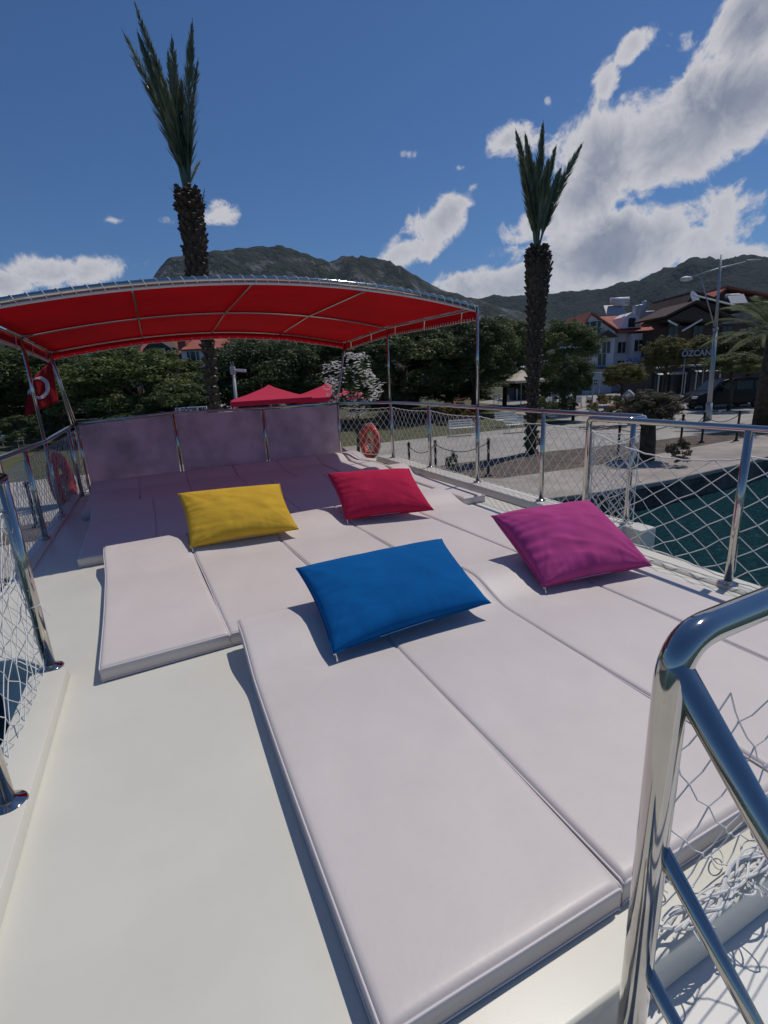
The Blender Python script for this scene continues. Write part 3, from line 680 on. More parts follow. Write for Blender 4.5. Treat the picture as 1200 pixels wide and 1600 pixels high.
# ---------------------------------------------------------------- awning
aw = bpy.data.objects.new('awning', None); COL.objects.link(aw); aw.parent = boat
def vplane(px, py, A, B):
    nn = Vector((B.y-A.y, A.x-B.x, 0)); d = Vector(ray(px, py)); t = nn.dot(Vector((A.x, A.y, 0)))/nn.dot(d); q = d*t; q.z += H; return q
def bar_curve(A, B, pix, n=33):
    """arch through sighted points, as height over the run from A to B"""
    pts = [vplane(px, py, A, B) for px, py in pix]; d = (B-A); d.z = 0; Ln = d.length; d.normalize()
    ts = np.array([(p-Vector((A.x, A.y, 0))).dot(d)/Ln for p in pts]); zs = np.array([p.z for p in pts])
    co = np.polyfit(ts, zs, 2)
    return [Vector((A.x+d.x*Ln*k/(n-1), A.y+d.y*Ln*k/(n-1), float(np.polyval(co, k/(n-1))))) for k in range(n)]
FA, FB = Vector((-1.30, 5.25, 0)), Vector((3.86, 5.50, 0))
MA, MB_ = Vector((-1.29, 7.35, 0)), Vector((3.88, 8.2, 0))
BA, BB = Vector((-1.25, 8.9, 0)), Vector((3.80, 10.1, 0))
fc = bar_curve(FA, FB, [(0, 473), (100, 456), (200, 445), (303, 438), (430, 436), (550, 446), (650, 461), (720, 474), (740, 480)])
mc = bar_curve(MA, MB_, [(36, 527), (200, 497), (350, 489), (480, 494), (600, 511)])
bc = bar_curve(BA, BB, [(84, 549), (200, 531), (330, 519), (450, 522), (519, 533)])
def tubep(pts, r, name, m='steel', n=14, parent=None, closed=False):
    mb = MB(); mb.tube(pts, r, n, closed=closed); return bpart(mb, name, M[m], parent or aw, smooth=True)
tubep([p+Vector((0, 0, .008)) for p in fc], .027, 'front_bow'); tubep(mc, .017, 'cross_bow'); tubep(bc, .017, 'cross_bow')
# fabric lofted over the bows, with side and back valances
def loft(a, b, n):
    return [[p*(1-k/n)+q*k/n for p, q in zip(a, b)] for k in range(n+1)]
rows = loft(fc, mc, 8)[:-1]+loft(mc, bc, 6)
ext = [p+(p-q)*.02 for p, q in zip(rows[-1], rows[-2])]
UPZ = Vector((0, 0, .028)); cl = []
for k, rw in enumerate(rows):
    a, b = rw[0], rw[-1]
    sg = .012*math.sin(math.pi*min(1, (k % 8)/7.0))
    line = [p+UPZ+Vector((0, 0, -.010*abs(math.sin(math.pi*i/8))*math.sin(math.pi*((k/8) % 1)))) for i, p in enumerate(rw)]
    dirl = Vector((-1, 0, 0))
    line = [a+Vector((-.035, 0, -.13)), a+Vector((-.03, 0, -.06)), a+Vector((-.02, 0, .012)), a+Vector((-.0199, 0, .013))]+line+[b+Vector((.0199, 0, .013)), b+Vector((.02, 0, .012)), b+Vector((.03, 0, -.06)), b+Vector((.035, 0, -.13))]
    cl.append(line)
last = cl[-1]; cl.append([p+Vector((-.02, .03, -.02)) for p in last]); cl.append([p+Vector((-.02, .035, -.13)) for p in last])
mb = MB(); W_ = len(cl[0]); mb.add([p for l_ in cl for p in l_], [(j*W_+i, j*W_+i+1, (j+1)*W_+i+1, (j+1)*W_+i) for j in range(len(cl)-1) for i in range(W_-1) if i not in (3, W_-5) and j != len(cl)-2])
mb.add(cl[-2], []); o1 = len(mb.v)-W_; mb.add([p for p in cl[-1]], [])
mb.f += [(o1+i, o1+i+1, o1+W_+i+1, o1+W_+i) for i in range(W_-1)]; mb.m += [0]*(W_-1)
mb.add([p for l_ in cl[:-1] for k_ in (2, 3) for p in (l_[k_],)], [(2*j, 2*j+1, 2*j+3, 2*j+2) for j in range(len(cl)-2)])
fab = bpart(mb, 'canvas', M['canvas'], aw, smooth=True)
sm = fab.modifiers.new('solid', 'SOLIDIFY'); sm.thickness = .003
# long bars
for fx in (0.0, .235, .475, .715, 1.0):
    i = round(fx*32); pts = [rw[i]+Vector((0, 0, -.006)) for rw in rows]; tubep(pts, .014, 'long_bar')
# white hem and lacing on the front bow
hem = [p+Vector((0, .012, -.034)) for p in fc]; tubep(hem, .013, 'hem', 'cord', 8)
mb = MB()
d0 = fc[0]
hel = []
for k in range(46*14+1):
    t = min(31.999, k/14/46*32); i = int(t); fr = t-i; p = fc[i]*(1-fr)+fc[i+1]*fr; a = k/14*2*math.pi
    hel.append(p+Vector((0, .033*math.cos(a), .040*math.sin(a))))
mb.tube(hel, .0038, 5)
bpart(mb, 'lacing', M['cord'], aw)
# lacing knots and pale cord along the side and back valances
mb = MB()
for sgn, idx in ((-1, 0), (1, -1)):
    edge = [l_[idx] for l_ in cl[:-2]]; mb.tube([p+Vector((sgn*.004, 0, 0)) for p in edge], .007, 6)
    for k in range(len(edge)-1):
        for s in range(5):
            p = edge[k]*(1-s/5)+edge[k+1]*s/5; mb.box(p+Vector((0, 0, .014)), (.012, .02, .035))
be = cl[-1]; mb.tube([p for p in be[2:-2]], .007, 6)
for p in be[3:-3]: mb.box(p+Vector((0, 0, .014)), (.018, .012, .03))
bpart(mb, 'valance_cord', M['cord'], aw)
# short struts under the side bars
for sgn, idx in ((-1, 0), (1, -1)):
    for k in range(1, len(rows)-1, 3):
        p = rows[k][idx]; mb = MB(); mb.tube([p, p+Vector((sgn*.03, .08, -.13))], .008, 6); bpart(mb, 'valance_strut', M['steel'], aw)
# poles
for A_, top in ((Vector((3.86, 5.49, 1.09)), fc[-1]), (Vector((3.87, 8.19, 1.09)), mc[-1]), (CR, bc[-1]), (L3t, mc[0]), (CL, bc[0])):
    tubep([Vector(A_), Vector(top)], .019, 'pole')
tubep([Vector((-1.30, 5.3, .04)), fc[0]], .019, 'pole')

# ---------------------------------------------------------------- lifebuoys, flag
def lifebuoy(c, tilt, label, m=None):
    root = thing('lifebuoy', label, 'lifebuoy', c, 0, 'orange lifebuoys hung on the deck rails')
    RR, r = .29, .072
    mb = MB(); mb.tube([(0.0, RR*math.cos(a), RR*math.sin(a)) for a in [k*2*math.pi/40 for k in range(40)]], r, 14, closed=True); mb.build('ring', M['ring'], root, smooth=True)
    for k in range(4):
        a = math.pi/4+k*math.pi/2; mb = MB(); mb.tube([(0, RR*math.cos(a+q), RR*math.sin(a+q)) for q in (-.035, 0, .035)], r*1.04, 14); mb.build('rope_band', M['ring'], root, smooth=True)
    mb = MB(); rr = random.Random(3); pts = [(.05*math.sin(k*1.3), -.05+.10*math.sin(k*.9)+.02*rr.random(), -.20+.24*(k/40)+.05*math.cos(k*1.7)) for k in range(41)]; mb.tube(pts, .010, 6); mb.build('rescue_line', M['rope'], root)
    mb = MB(); mb.lathe([(.01, -.07), (.05, -.05), (.06, 0), (.05, .05), (.01, .07)], (0, .03, .02), 12); mb.build('float', M['ring'], root, smooth=True)
    mb = MB(); pts = []
    for k in range(48):
        a = k*2*math.pi/48; pts.append((0, (RR+.062+.035*abs(math.sin(2*a)))*math.cos(a+.78), (RR+.062+.035*abs(math.sin(2*a)))*math.sin(a+.78)))
    mb.tube(pts, .007, 6, closed=True); mb.build('grab_rope', M['cord'], root, smooth=True)
    root.rotation_euler = tilt
    return root
lifebuoy(on_x(578, 690, 4.02)+Vector((0, 0, 0)), (0, R_(4), R_(8)), 'bright orange lifebuoy on the right side netting, in the sun')
lb = lifebuoy(on_x(98, 753, -1.42), (0, R_(-4), R_(-6)), 'dark red-orange lifebuoy on the left side netting, in awning shade')
lb.scale = (1.0, 1.25, 1.25)
# flag hanging at the left bow
fp = on_y(97, 610, 9.3)
fl = thing('turkish_flag', 'red flag with white crescent and star hanging from a thin staff at the left bow', 'flag', (CL.x, CL.y+.25, 1.0))
def fpt(px, py): q = on_y(px, py, CL.y+.25); return q-fl.location
mb = MB(); mb.tube([fpt(113, 668), fpt(92, 600), fpt(79, 558)], .011, 8); mb.build('staff', M['steel'], fl, smooth=True)
quad = [fpt(79, 562), fpt(91, 628), fpt(37, 652), fpt(44, 600)]      # hoist top, hoist bottom, fly bottom, fly top
def fquad(u, v): # u from hoist to fly, v from top down
    p = (quad[0]*(1-v)+quad[1]*v)*(1-u)+(quad[3]*(1-v)+quad[2]*v)*u
    return p+Vector((0, .05*math.sin(u*7+v*1.5)+.02*math.sin(u*15+v*3), 0))
mb = MB(); n1_, n2_ = 24, 16; mb.add([fquad(i/n1_, j/n2_) for j in range(n2_+1) for i in range(n1_+1)], [(j*(n1_+1)+i, j*(n1_+1)+i+1, (j+1)*(n1_+1)+i+1, (j+1)*(n1_+1)+i) for j in range(n2_) for i in range(n1_)])
fo = mb.build('flag_cloth', M['flag'], fl, smooth=True); q = fo.modifiers.new('s', 'SOLIDIFY'); q.thickness = .003
def planar(px, py, dy=-.02):
    q = fpt(px, py); return q
# emblem follows the cloth: place in cloth u,v by inverse search
UV = [(fquad(i/60, j/60), i/60, j/60) for i in range(61) for j in range(61)]
def near_uv(px, py):
    q = fpt(px, py); b = min(UV, key=lambda t: (t[0].x-q.x)**2+(t[0].z-q.z)**2); return b[0]
def emblem(polypx, name):
    vs = [near_uv(*p) for p in polypx]; front = [v+Vector((.0, -.012, 0)) for v in vs]; back = [v+Vector((0, .012, 0)) for v in vs]; n = len(vs)
    return front, back
cx_, cy_, ro, ri = 63, 606, 17.5, 13.2
outer = [(cx_+ro*.86*math.cos(a), cy_+ro*math.sin(a)) for a in [R_(-130)+R_(260)*k/20 for k in range(21)]]
inn = [(cx_-3.6+ri*.92*math.cos(a), cy_+ri*math.sin(a)*1.02) for a in [R_(-128)+R_(256)*k/20 for k in range(21)]]
fo_, _ = emblem(outer, ''); fi_, _ = emblem(inn, '')
mb = MB(); mb.add(fo_+fi_, [(k, k+1, 21+k+1, 21+k) for k in range(20)]); e = mb.build('crescent', M['flagw'], fl); q = e.modifiers.new('s', 'SOLIDIFY'); q.thickness = .002
stp = [(45.5+(6.6 if k % 2 == 0 else 2.7)*math.cos(R_(-80+36*k))*.85, 612+(6.6 if k % 2 == 0 else 2.7)*math.sin(R_(-80+36*k))) for k in range(10)]
fs_, _ = emblem(stp, ''); c_ = sum(fs_, Vector())/10
mb = MB(); mb.add(fs_+[c_], [(k, (k+1) % 10, 10) for k in range(10)]); e = mb.build('star', M['flagw'], fl); q = e.modifiers.new('s', 'SOLIDIFY'); q.thickness = .002

# ================================================================ QUAYSIDE
def ground_at(px, py): return on_z(px, py, G)
# --- palms
def palm(name_label, pathpx, D, fronds, seed, widths, pale=None, group='date palms on the promenade', planter=False, tuft=()):
    """trunk path and fronds read off as sight lines, D metres ahead"""
    P0 = [pf(x, y, D) for x, y in pathpx]; bx, bz = P0[0]
    org = fw(bx, D, G); root = thing('palm_tree', name_label, 'palm tree', org, PHI, group)
    rr = random.Random(seed)
    path = [Vector((x-bx, 0, z-G)) for x, z in P0]; path[0].z = -.1
    def tr(t):
        k = t*(len(path)-1); i = min(len(path)-2, int(k)); f_ = k-i; return path[i]*(1-f_)+path[i+1]*f_
    def wd(t):
        k = t*(len(widths)-1); i = min(len(widths)-2, int(k)); f_ = k-i; return widths[i]*(1-f_)+widths[i+1]*f_
    mb = MB(); mb.tube([tr(k/24) for k in range(25)], [wd(k/24)*.74 for k in range(25)], 18); mb.build('trunk', M['stub'], root, smooth=True)
    st_ = MB(); n = 0; Ht = path[-1].z; rowsN = int(Ht/.21)
    for k in range(rowsN):
        t = k/rowsN; c = tr(t); w = wd(t)*.74; m_ = 10
        for j in range(m_):
            a = 2*math.pi*(j+.5*(k % 2)+rr.uniform(-.15, .15))/m_; o = Vector((math.cos(a), math.sin(a), 0)); tg = Vector((-math.sin(a), math.cos(a), 0))
            L1 = rr.uniform(.12, .24)*(1+.6*(t > .86)); up = rr.uniform(.14, .26)
            b0 = c+o*(w*.88); tip = b0+o*L1*.75+Vector((0, 0, up)); hw = rr.uniform(.06, .11)
            vs = [b0-tg*hw-Vector((0, 0, .05)), b0+tg*hw-Vector((0, 0, .05)), b0+tg*hw+Vector((0, 0, .07)), b0-tg*hw+Vector((0, 0, .07)),
                  tip-tg*hw*.55-o*.0+Vector((0, 0, -.02)), tip+tg*hw*.55+Vector((0, 0, -.02)), tip+tg*hw*.5-o*.05+Vector((0, 0, .01)), tip-tg*hw*.5-o*.05+Vector((0, 0, .01))]
            st_.mi = 0; st_.add(vs, [(0, 1, 5, 4), (1, 2, 6, 5), (2, 3, 7, 6), (3, 0, 4, 7)]); st_.mi = 1 if rr.random() < .45 else 0; st_.add(vs[4:], [(0, 1, 2, 3)])
    st_.build('leaf_bases', [M['stub'], M['stubcut']], root)
    top = path[-1]
    def frond(tipx, tipz, side, L_=None, bend=.12, nleaf=120, ll=.60, m='frond', spread=.34, stiff=0.0):
        tip = Vector((tipx-bx, side, tipz-G)); b = top+Vector((rr.uniform(-.08, .08), rr.uniform(-.08, .08), -.1)); mb = MB(); mid = (b+tip)/2+Vector((-(tip.x-b.x)*bend, -side*.3, (tip-b).length*.06))
        Q = lambda t: b*(1-t)**2+mid*2*t*(1-t)+tip*t*t
        mb.tube([Q(k/14) for k in range(15)], [.034*(1-k/15)+.005 for k in range(15)], 6)
        ax = (tip-b).normalized(); pl = Vector((rr.uniform(-.5, .5), 1, 0)).cross(ax).normalized()
        for k in range(nleaf):
            t = .16+.84*(k/nleaf)**.95; c = Q(t); dr = (Q(min(1, t+.02))-Q(t-.02)).normalized()
            ln = ll*math.sin(math.pi*min(1, .22+t*.80))**.7*rr.uniform(.8, 1.12)
            for s in (-1, 1):
                d2 = (dr*(1-stiff*.4)+pl*s*spread*rr.uniform(.6, 1.2)+dr.cross(pl)*rr.uniform(-.25, .35)).normalized()
                e = c+d2*ln; w_ = dr.cross(d2).normalized(); wv = (w_*rr.uniform(.4, 1)+dr.cross(w_)*.5).normalized()*.024
                m1 = c+d2*ln*.5+Vector((0, 0, -.0))
                mb.add([c-wv*.5, c+wv*.5, m1+wv, e, m1-wv], [(0, 1, 2, 3, 4)])
        return mb.build('frond', M[m], root)
    for (px, py, sd_) in fronds:
        x, z = pf(px, py, D+sd_); frond(x-0, z, sd_)
    if pale:
        x, z = pf(pale[0], pale[1], D); frond(x, z, .1, nleaf=26, ll=.3, m='frondpale', spread=.5)
    for (px, py) in tuft:
        x, z = pf(px, py, D); e = Vector((x-bx, 0, z-G)); s_ = Vector((e.x*.62+top.x*.38, 0, e.z-.5)); mb = MB(); mb.tube([s_, (s_+e)/2, e], .018, 6)
        for q in range(16): mb.tube([e, e+Vector((rr.uniform(-.2, .2), rr.uniform(-.2, .2), rr.uniform(-.05, .28)))], .008, 4)
        mb.build('dry_tuft', M['stub'], root)
    return root
palm('tall palm with bundled upswept fronds rising behind the awning on the left', [(340, 742), (335, 650), (328, 560), (317, 490), (308, 430), (303, 370), (298, 335), (293, 300)], 18,
     [(208, -4, .5), (190, 45, -.3), (213, 45, .3), (232, 60, -.5), (262, 75, .6), (268, 53, .0), (301, 28, -.2), (310, 90, .4), (250, 110, -.7), (222, 30, .9), (283, 120, .2)], 3, [.20, .19, .21, .29, .40, .48, .42, .22], pale=(312, 248), tuft=[(276, 306), (317, 312)])
palm('palm with a short bundled crown standing at the middle of the promenade', [(830, 710), (831, 650), (833, 590), (836, 530), (839, 470), (841, 420), (839, 388)], 19.7,
     [(805, 200, .4), (820, 205, -.4), (849, 187, 0), (870, 225, .5), (858, 245, -.5), (912, 221, .2), (812, 240, -.8), (835, 250, .7), (878, 260, .2), (826, 232, .9)], 11, [.22, .23, .27, .34, .46, .60, .24], tuft=[(856, 400)])

# --- leafy crowns
def clump_mesh(mb, c, r, n, size, rr, flat=.8):
    for _ in range(n):
        a = rr.uniform(0, 2*math.pi); z = rr.uniform(-.55, 1); q = math.sqrt(max(0, 1-z*z)); d = Vector((q*math.cos(a), q*math.sin(a), z*flat))
        p = c+d*r*rr.uniform(.72, 1.06)
        nrm = (d+Vector((rr.uniform(-.8, .8), rr.uniform(-.8, .8), rr.uniform(-.3, .9)))).normalized(); t1 = nrm.orthogonal().normalized(); t1 = Matrix.Rotation(rr.uniform(0, 6.28), 3, nrm) @ t1; t2 = nrm.cross(t1)
        s = size*rr.uniform(.6, 1.3)
        mb.add([p-t1*s*.9, p+t2*s*.42, p+t1*s, p-t2*s*.42], [(0, 1, 2, 3)])
def crown_mesh(seed, nblob, nleaf, size, shape='round'):
    rr = random.Random(seed); mb = MB()
    for k in range(nblob):
        a = rr.uniform(0, 2*math.pi); z = rr.uniform(-.85, 1); q = math.sqrt(1-z*z); rad = rr.uniform(.55, .92)
        if shape == 'low': z = max(z, -.6)
        c = Vector((q*math.cos(a)*rad, q*math.sin(a)*rad, z*rad*.92)); r = rr.uniform(.12, .27)
        clump_mesh(mb, c, r, int(nleaf*r/.2), size, rr)
        # twigs tuft outward
        for _ in range(3):
            c2 = c+Vector((rr.uniform(-1, 1), rr.uniform(-1, 1), rr.uniform(-.4, 1)))*r; clump_mesh(mb, c2, r*.42, int(nleaf*.22), size, rr)
    return mb
def mesh_of(mb, name):
    me = bpy.data.meshes.new(name); me.from_pydata(mb.v, [], mb.f); me.update(); return me
CR_BIG = [mesh_of(crown_mesh(100+k, 100, 330, .027), 'crown') for k in range(3)]
CR_SM = [mesh_of(crown_mesh(200+k, 36, 190, .042), 'crown') for k in range(3)]
def mcopy(me, m):
    c = me.copy(); c.materials.clear(); c.materials.append(m); return c
MC = {}
def leafy(me, key, m):
    if (key, m.name) not in MC: MC[(key, m.name)] = mcopy(me, m)
    return MC[(key, m.name)]
def tree(label, px, ptop, wpx, D, m='leaf', var=0, big=True, trunk=True, group=None, depth=None, low=.9, kind='tree', cat='tree', base=None, rot=0):
    """px centre, ptop top row, wpx width in picture columns, D metres ahead; the crown's underside sits `low` above ground"""
    x, zt = pf(px, ptop, D); s_ = D/770*1.0; w = wpx*s_/2; hgt = zt-(G+low)
    org = fw(x, D, G); root = thing(kind, label, cat, org, PHI, group)
    src = (CR_BIG if big else CR_SM)[var % 3]; c = bpy.data.objects.new('crown' if kind == 'tree' else 'foliage', leafy(src, (big, var % 3), M[m])); COL.objects.link(c); c.parent = root
    c.location = (0, 0, low+hgt/2); c.scale = (w/1.08, (depth or w)/1.08, hgt/2/1.08); c.rotation_euler = (0, 0, rot)
    if trunk:
        rr = random.Random(px); mb = MB(); hh = low+hgt*.5; tw = max(.06, w*.06)
        mb.tube([(0, 0, -.1), (.05, 0, hh*.4), (rr.uniform(-.2, .2), .1, hh)], [tw*1.2, tw, tw*.6], 10)
        for k in range(5):
            a = k*1.3+rr.random(); z0 = hh*rr.uniform(.35, .7); mb.tube([(0, 0, z0), (w*.3*math.cos(a), w*.3*math.sin(a), z0+hgt*.2), (w*.62*math.cos(a), w*.62*math.sin(a), z0+hgt*.38)], [tw*.5, tw*.35, tw*.15], 7)
        mb.build('trunk' if kind == 'tree' else 'stem', M['bark'], root, smooth=True)
    return root
BT = 'broad trees behind the promenade'
tree('dark dense tree behind the red flag at the left edge', 20, 520, 240, 40, 'leaf', 0, group=BT, low=.5)
tree('sunlit dense tree between the red flag and the left palm', 205, 530, 260, 36, 'leaf2', 1, group=BT, low=.3)
tree('low dense tree just left of the tall palm trunk', 275, 592, 150, 33, 'leaf', 2, group=BT, low=.3)
tree('dense tree directly behind the camera mast', 400, 518, 200, 37, 'leaf', 0, group=BT, low=.4, rot=2)
tree('dark tree behind the white oleander bush', 505, 508, 190, 39, 'leaf', 1, group=BT, low=.4, rot=4)
tree('wide dark tree behind the two middle awning poles', 625, 500, 230, 38, 'leaf', 2, group=BT, low=.8)
tree('large dark tree behind the near right awning pole', 740, 484, 150, 39, 'leaf', 0, group=BT, low=1.2, rot=1)
tree('pale green tree showing above the dark one, left of the middle palm', 790, 488, 100, 48, 'leaf2', 1, group=BT, low=2.5, rot=3)
tree('feathery light green tree right of the middle palm', 886, 494, 100, 36, 'leaf2', 2, group=BT, low=2.2, rot=5)
tree('dark loose tree in front of the white house', 900, 552, 70, 31, 'leaf', 0, group=BT, low=1.0, rot=.5)
tree('reddish green tree beside the white house wall', 975, 562, 70, 40, 'leaf3', 1, group=BT, low=1.2)
tree('yellow green tree left of the dark street sign', 1045, 522, 80, 42, 'leaf3', 2, group=BT, low=2.0)
tree('yellow green tree behind the dark street sign', 1105, 522, 80, 44, 'leaf3', 0, group=BT, low=2.6, rot=1)
tree('tall dark tree at the right edge above the van', 1180, 505, 130, 36, 'leaf', 1, group=BT, low=2.6)
tree('green leaning tree beside the lamp post at right', 1150, 548, 90, 32, 'leaf2', 2, group=BT, low=2.0, rot=2)
tree('far tree closing the gap at the left edge behind the benches', -60, 540, 200, 44, 'leaf', 2, group=BT, low=.4)
tree('far hedge tree between the dark trees and the palm', 850, 560, 110, 46, 'leaf', 1, group=BT, low=.2, rot=2)
tree('far low tree behind the parasols', 450, 560, 160, 45, 'leaf', 2, group=BT, low=.1, rot=1)
tree('far low tree behind the middle benches', 700, 560, 220, 46, 'leaf', 0, group=BT, low=.1, rot=3)
# shrubs
SG = 'shrubs along the promenade'
tree('small scrubby tree with a thick dark stem near the quay edge', 1018, 607, 100, 16.8, 'leaf4', 0, big=True, trunk=False, group=SG, low=1.05, kind='tree', cat='tree', rot=.4)
scr = [o for o in COL.objects if o.get('label', '').startswith('small scrubby')][0]
mb = MB(); mb.tube([(0, 0, -.1), (.02, 0, .7), (.0, 0, 1.5)], [.30, .26, .2], 12)
for k in range(9):
    a = k*.7; mb.tube([(0, 0, 1.0), (.5*math.cos(a), .5*math.sin(a), 1.6), (1.0*math.cos(a*1.3), .9*math.sin(a*1.1), 2.2)], [.08, .05, .02], 6)
mb.build('trunk', M['bark'], scr, smooth=True)
SH = [('dark ivy mound at the foot of the middle palm', 833, 664, 34, 19.3, 'leaf', .0), ('small dark shrub near the quay edge, left of the near awning pole', 706, 703, 26, 15.2, 'leaf', 0),
      ('low shrub with red flowers left of the near awning pole', 715, 622, 60, 33, 'leaf3', 0), ('low green shrub right of the middle palm', 882, 610, 50, 30, 'leaf', 0),
      ('low round shrub on the lawn behind the rail', 850, 618, 50, 30, 'leaf2', 0), ('shrub with red blossom beside the white playhouse', 945, 608, 60, 27, 'leaf3', 0),
      ('dark low shrub in front of the white playhouse', 985, 618, 50, 27, 'leaf', 0), ('small bush on the soil bed right of the scrubby tree', 1063, 684, 44, 15.5, 'leaf4', 0),
      ('low hedge shrub at the left edge behind the rail', 40, 640, 110, 33, 'leaf', 0), ('low hedge shrub left of the tall palm', 200, 632, 120, 31, 'leaf', 0)]
for i, (lb_, px, pt, w_, D, m_, lo) in enumerate(SH):
    tree(lb_, px, pt, w_, D, m_, i, big=False, trunk=False, group=SG, low=lo, kind='shrub', cat='shrub', rot=i)
# flowers
def blossoms(root, w, h, zc, n, m, s, seed):
    rr = random.Random(seed); mb = MB()
    for _ in range(n):
        a = rr.uniform(0, 6.28); z = rr.uniform(-.9, 1); q = math.sqrt(1-z*z)*rr.uniform(.75, 1.08); c = Vector((w*q*math.cos(a), w*q*math.sin(a), zc+z*h)); nz = noise.noise(c*1.7+Vector((seed, 0, 0)))
        if nz < -.12: continue
        c = Vector((c.x*(1+.5*nz), c.y*(1+.5*nz), zc+(c.z-zc)*(1+.35*nz)))
        for k in range(4):
            b = k*1.57+a; t = Vector((math.cos(b), math.sin(b), .4))*s; u = Vector((-math.sin(b), math.cos(b), .2))*s*.5; mb.add([c, c+t*.6+u, c+t, c+t*.6-u], [(0, 1, 2, 3)])
    mb.build('blossom', m, root)
ole = tree('rounded oleander bush covered in white blossom behind the bow corner', 550, 566, 80, 20, 'leaf', 1, big=False, trunk=True, group=SG, low=1.7, kind='shrub', cat='shrub')
blossoms(ole, 1.02, 1.25, 2.98, 1500, M['petal'], .06, 4)
for o in [o for o in COL.objects if 'red flowers' in o.get('label', '') or 'red blossom' in o.get('label', '')]: blossoms(o, 1.1, .7, .8, 130, M['petalr'], .09, 8)

# --- third palm, right edge
def fanpalm(label, px, py, D, R__, seed, trunkpx):
    x, z = pf(px, py, D); org = fw(x, D, G); root = thing('palm_tree', label, 'palm tree', org, PHI, 'date palms on the promenade'); rr = random.Random(seed); top = Vector((0, 0, z-G))
    mb = MB(); mb.tube([(0, 0, -.1), (0, 0, top.z*.5), top], [.42, .38, .34], 16); mb.build('trunk', M['stub'], root, smooth=True)
    for k in range(26):
        a = k*2.4; elv = rr.uniform(-.15, 1.1); d = Vector((math.cos(a)*math.cos(elv), math.sin(a)*math.cos(elv), math.sin(elv))); L_ = R__*rr.uniform(.85, 1.1)
        tip = top+d*L_-Vector((0, 0, L_*.25)); mid = top+d*L_*.6+Vector((0, 0, L_*.12)); mb = MB(); Q = lambda t: top*(1-t)**2+mid*2*t*(1-t)+tip*t*t
        mb.tube([Q(i/10) for i in range(11)], [.03*(1-i/11)+.005 for i in range(11)], 5)
        for i in range(34):
            t = .15+.85*i/34; c = Q(t); dr = (Q(min(1, t+.02))-Q(t-.02)).normalized(); sd_ = dr.cross(Vector((0, 0, 1))).normalized(); ln = .5*math.sin(math.pi*min(1, .25+.75*t))**.6
            for s in (-1, 1):
                e = c+(dr*.7+sd_*s*.75+Vector((0, 0, -.25+rr.uniform(-.1, .1)))).normalized()*ln; w_ = Vector((0, 0, 1)).cross(e-c).normalized()*.02+Vector((0, 0, .012)); mb.add([c-w_*.4, c+w_*.4, (c+e)/2+w_, e, (c+e)/2-w_], [(0, 1, 2, 3, 4)])
        mb.build('frond', M['frond'], root)
fanpalm('bushy palm with drooping fronds cut by the right edge', 1212, 520, 24, 3.0, 5, None)

# --- street furniture
def bench(px, py, label, rz=0, L_=1.35):
    p = ground_at(px, py); root = thing('park_bench', label, 'bench', p, PHI+rz, 'white benches facing the promenade')
    mb = MB()
    for k in range(4): mb.box((0, -.18+k*.115, .44), (L_, .085, .025))
    mb.build('seat', M['white'], root, bevel=.004)
    mb = MB()
    for k in range(3): mb.box((0, .25+k*.035, .56+k*.12), (L_, .022, .085))
    mb.build('backrest', M['white'], root, bevel=.004)
    for s in (-1, 1):
        mb = MB(); mb.tube([(s*L_*.44, -.24, 0), (s*L_*.44, -.22, .43), (s*L_*.44, .2, .43), (s*L_*.44, .28, 0)], .02, 8); mb.tube([(s*L_*.44, .2, .43), (s*L_*.44, .35, .86)], .018, 8); mb.build('leg', M['white'], root)
        mb = MB(); mb.tube([(s*L_*.46, -.2, .43), (s*L_*.46, -.2, .62), (s*L_*.46, .26, .64)], .016, 8); mb.build('armrest', M['white'], root)
    return root
bench(722, 681, 'white slatted bench behind the net left of the near awning pole', .12)
bench(792, 667, 'white slatted bench behind the net right of the near awning pole', .15)
bench(18, 700, 'white bench at the left edge behind the rail', -.1, 1.7)
bench(140, 690, 'white bench mostly hidden behind the left lifebuoy', -.1)
bench(806, 676, 'farther white bench close to the middle palm', .15, 1.1)
bpy.data.objects.remove(COL.objects[-1]) if False else None
# black bollards
BOL = [(681, 737, 687), (763, 744, 675), (1063, 696, 641), (1096, 692, 638), (1150, 690, 632), (58, 824, 746), (965, 716, 664), (640, 733, 690)]
BLL = ['black iron bollard left of the near awning pole', 'black iron bollard right of the near awning pole', 'black bollard just right of the scrubby tree', 'black bollard at the foot of the lamp post',
       'black bollard furthest right by the dark tree trunk', 'black bollard left of the left lifebuoy', 'black bollard just left of the scrubby tree stem', 'black bollard between two awning poles near the bow']
bpts = []
for (px, py, pt), lb_ in zip(BOL, BLL):
    p = ground_at(px, py); d = ray(px, pt); t = math.hypot(p.x, p.y)/math.hypot(d[0], d[1]); h_ = min(1.25, max(.8, H+t*d[2]-G))
    root = thing('bollard', lb_, 'bollard', p, 0, 'black bollards carrying a chain along the quay'); bpts.append((p, h_))
    mb = MB(); mb.lathe([(.11, 0), (.11, .04), (.055, .07), (.042, .12), (.042, h_-.12), (.058, h_-.1), (.058, h_-.06), (.035, h_-.03), (.02, h_)], (0, 0, 0), 14); mb.build('shaft', M['black'], root, smooth=True)
    mb = MB(); mb.tube([(-.075, 0, h_-.16), (0, -.06, h_-.16), (.075, 0, h_-.16)], .012, 6); mb.build('chain_ring', M['black'], root)
def chain(i, j, label):
    (a, ha), (b, hb) = bpts[i], bpts[j]; a = a+Vector((0, 0, ha-.16)); b = b+Vector((0, 0, hb-.16)); mb = MB()
    mb.tube([a*(1-k/20)+b*(k/20)-Vector((0, 0, 1.1*(k/20)*(1-k/20))) for k in range(21)], .014, 6); shift(mb, a); o = mb.build('chain', M['black']); o.location = a; tag(o, label, 'chain', 'chains slung between the bollards')
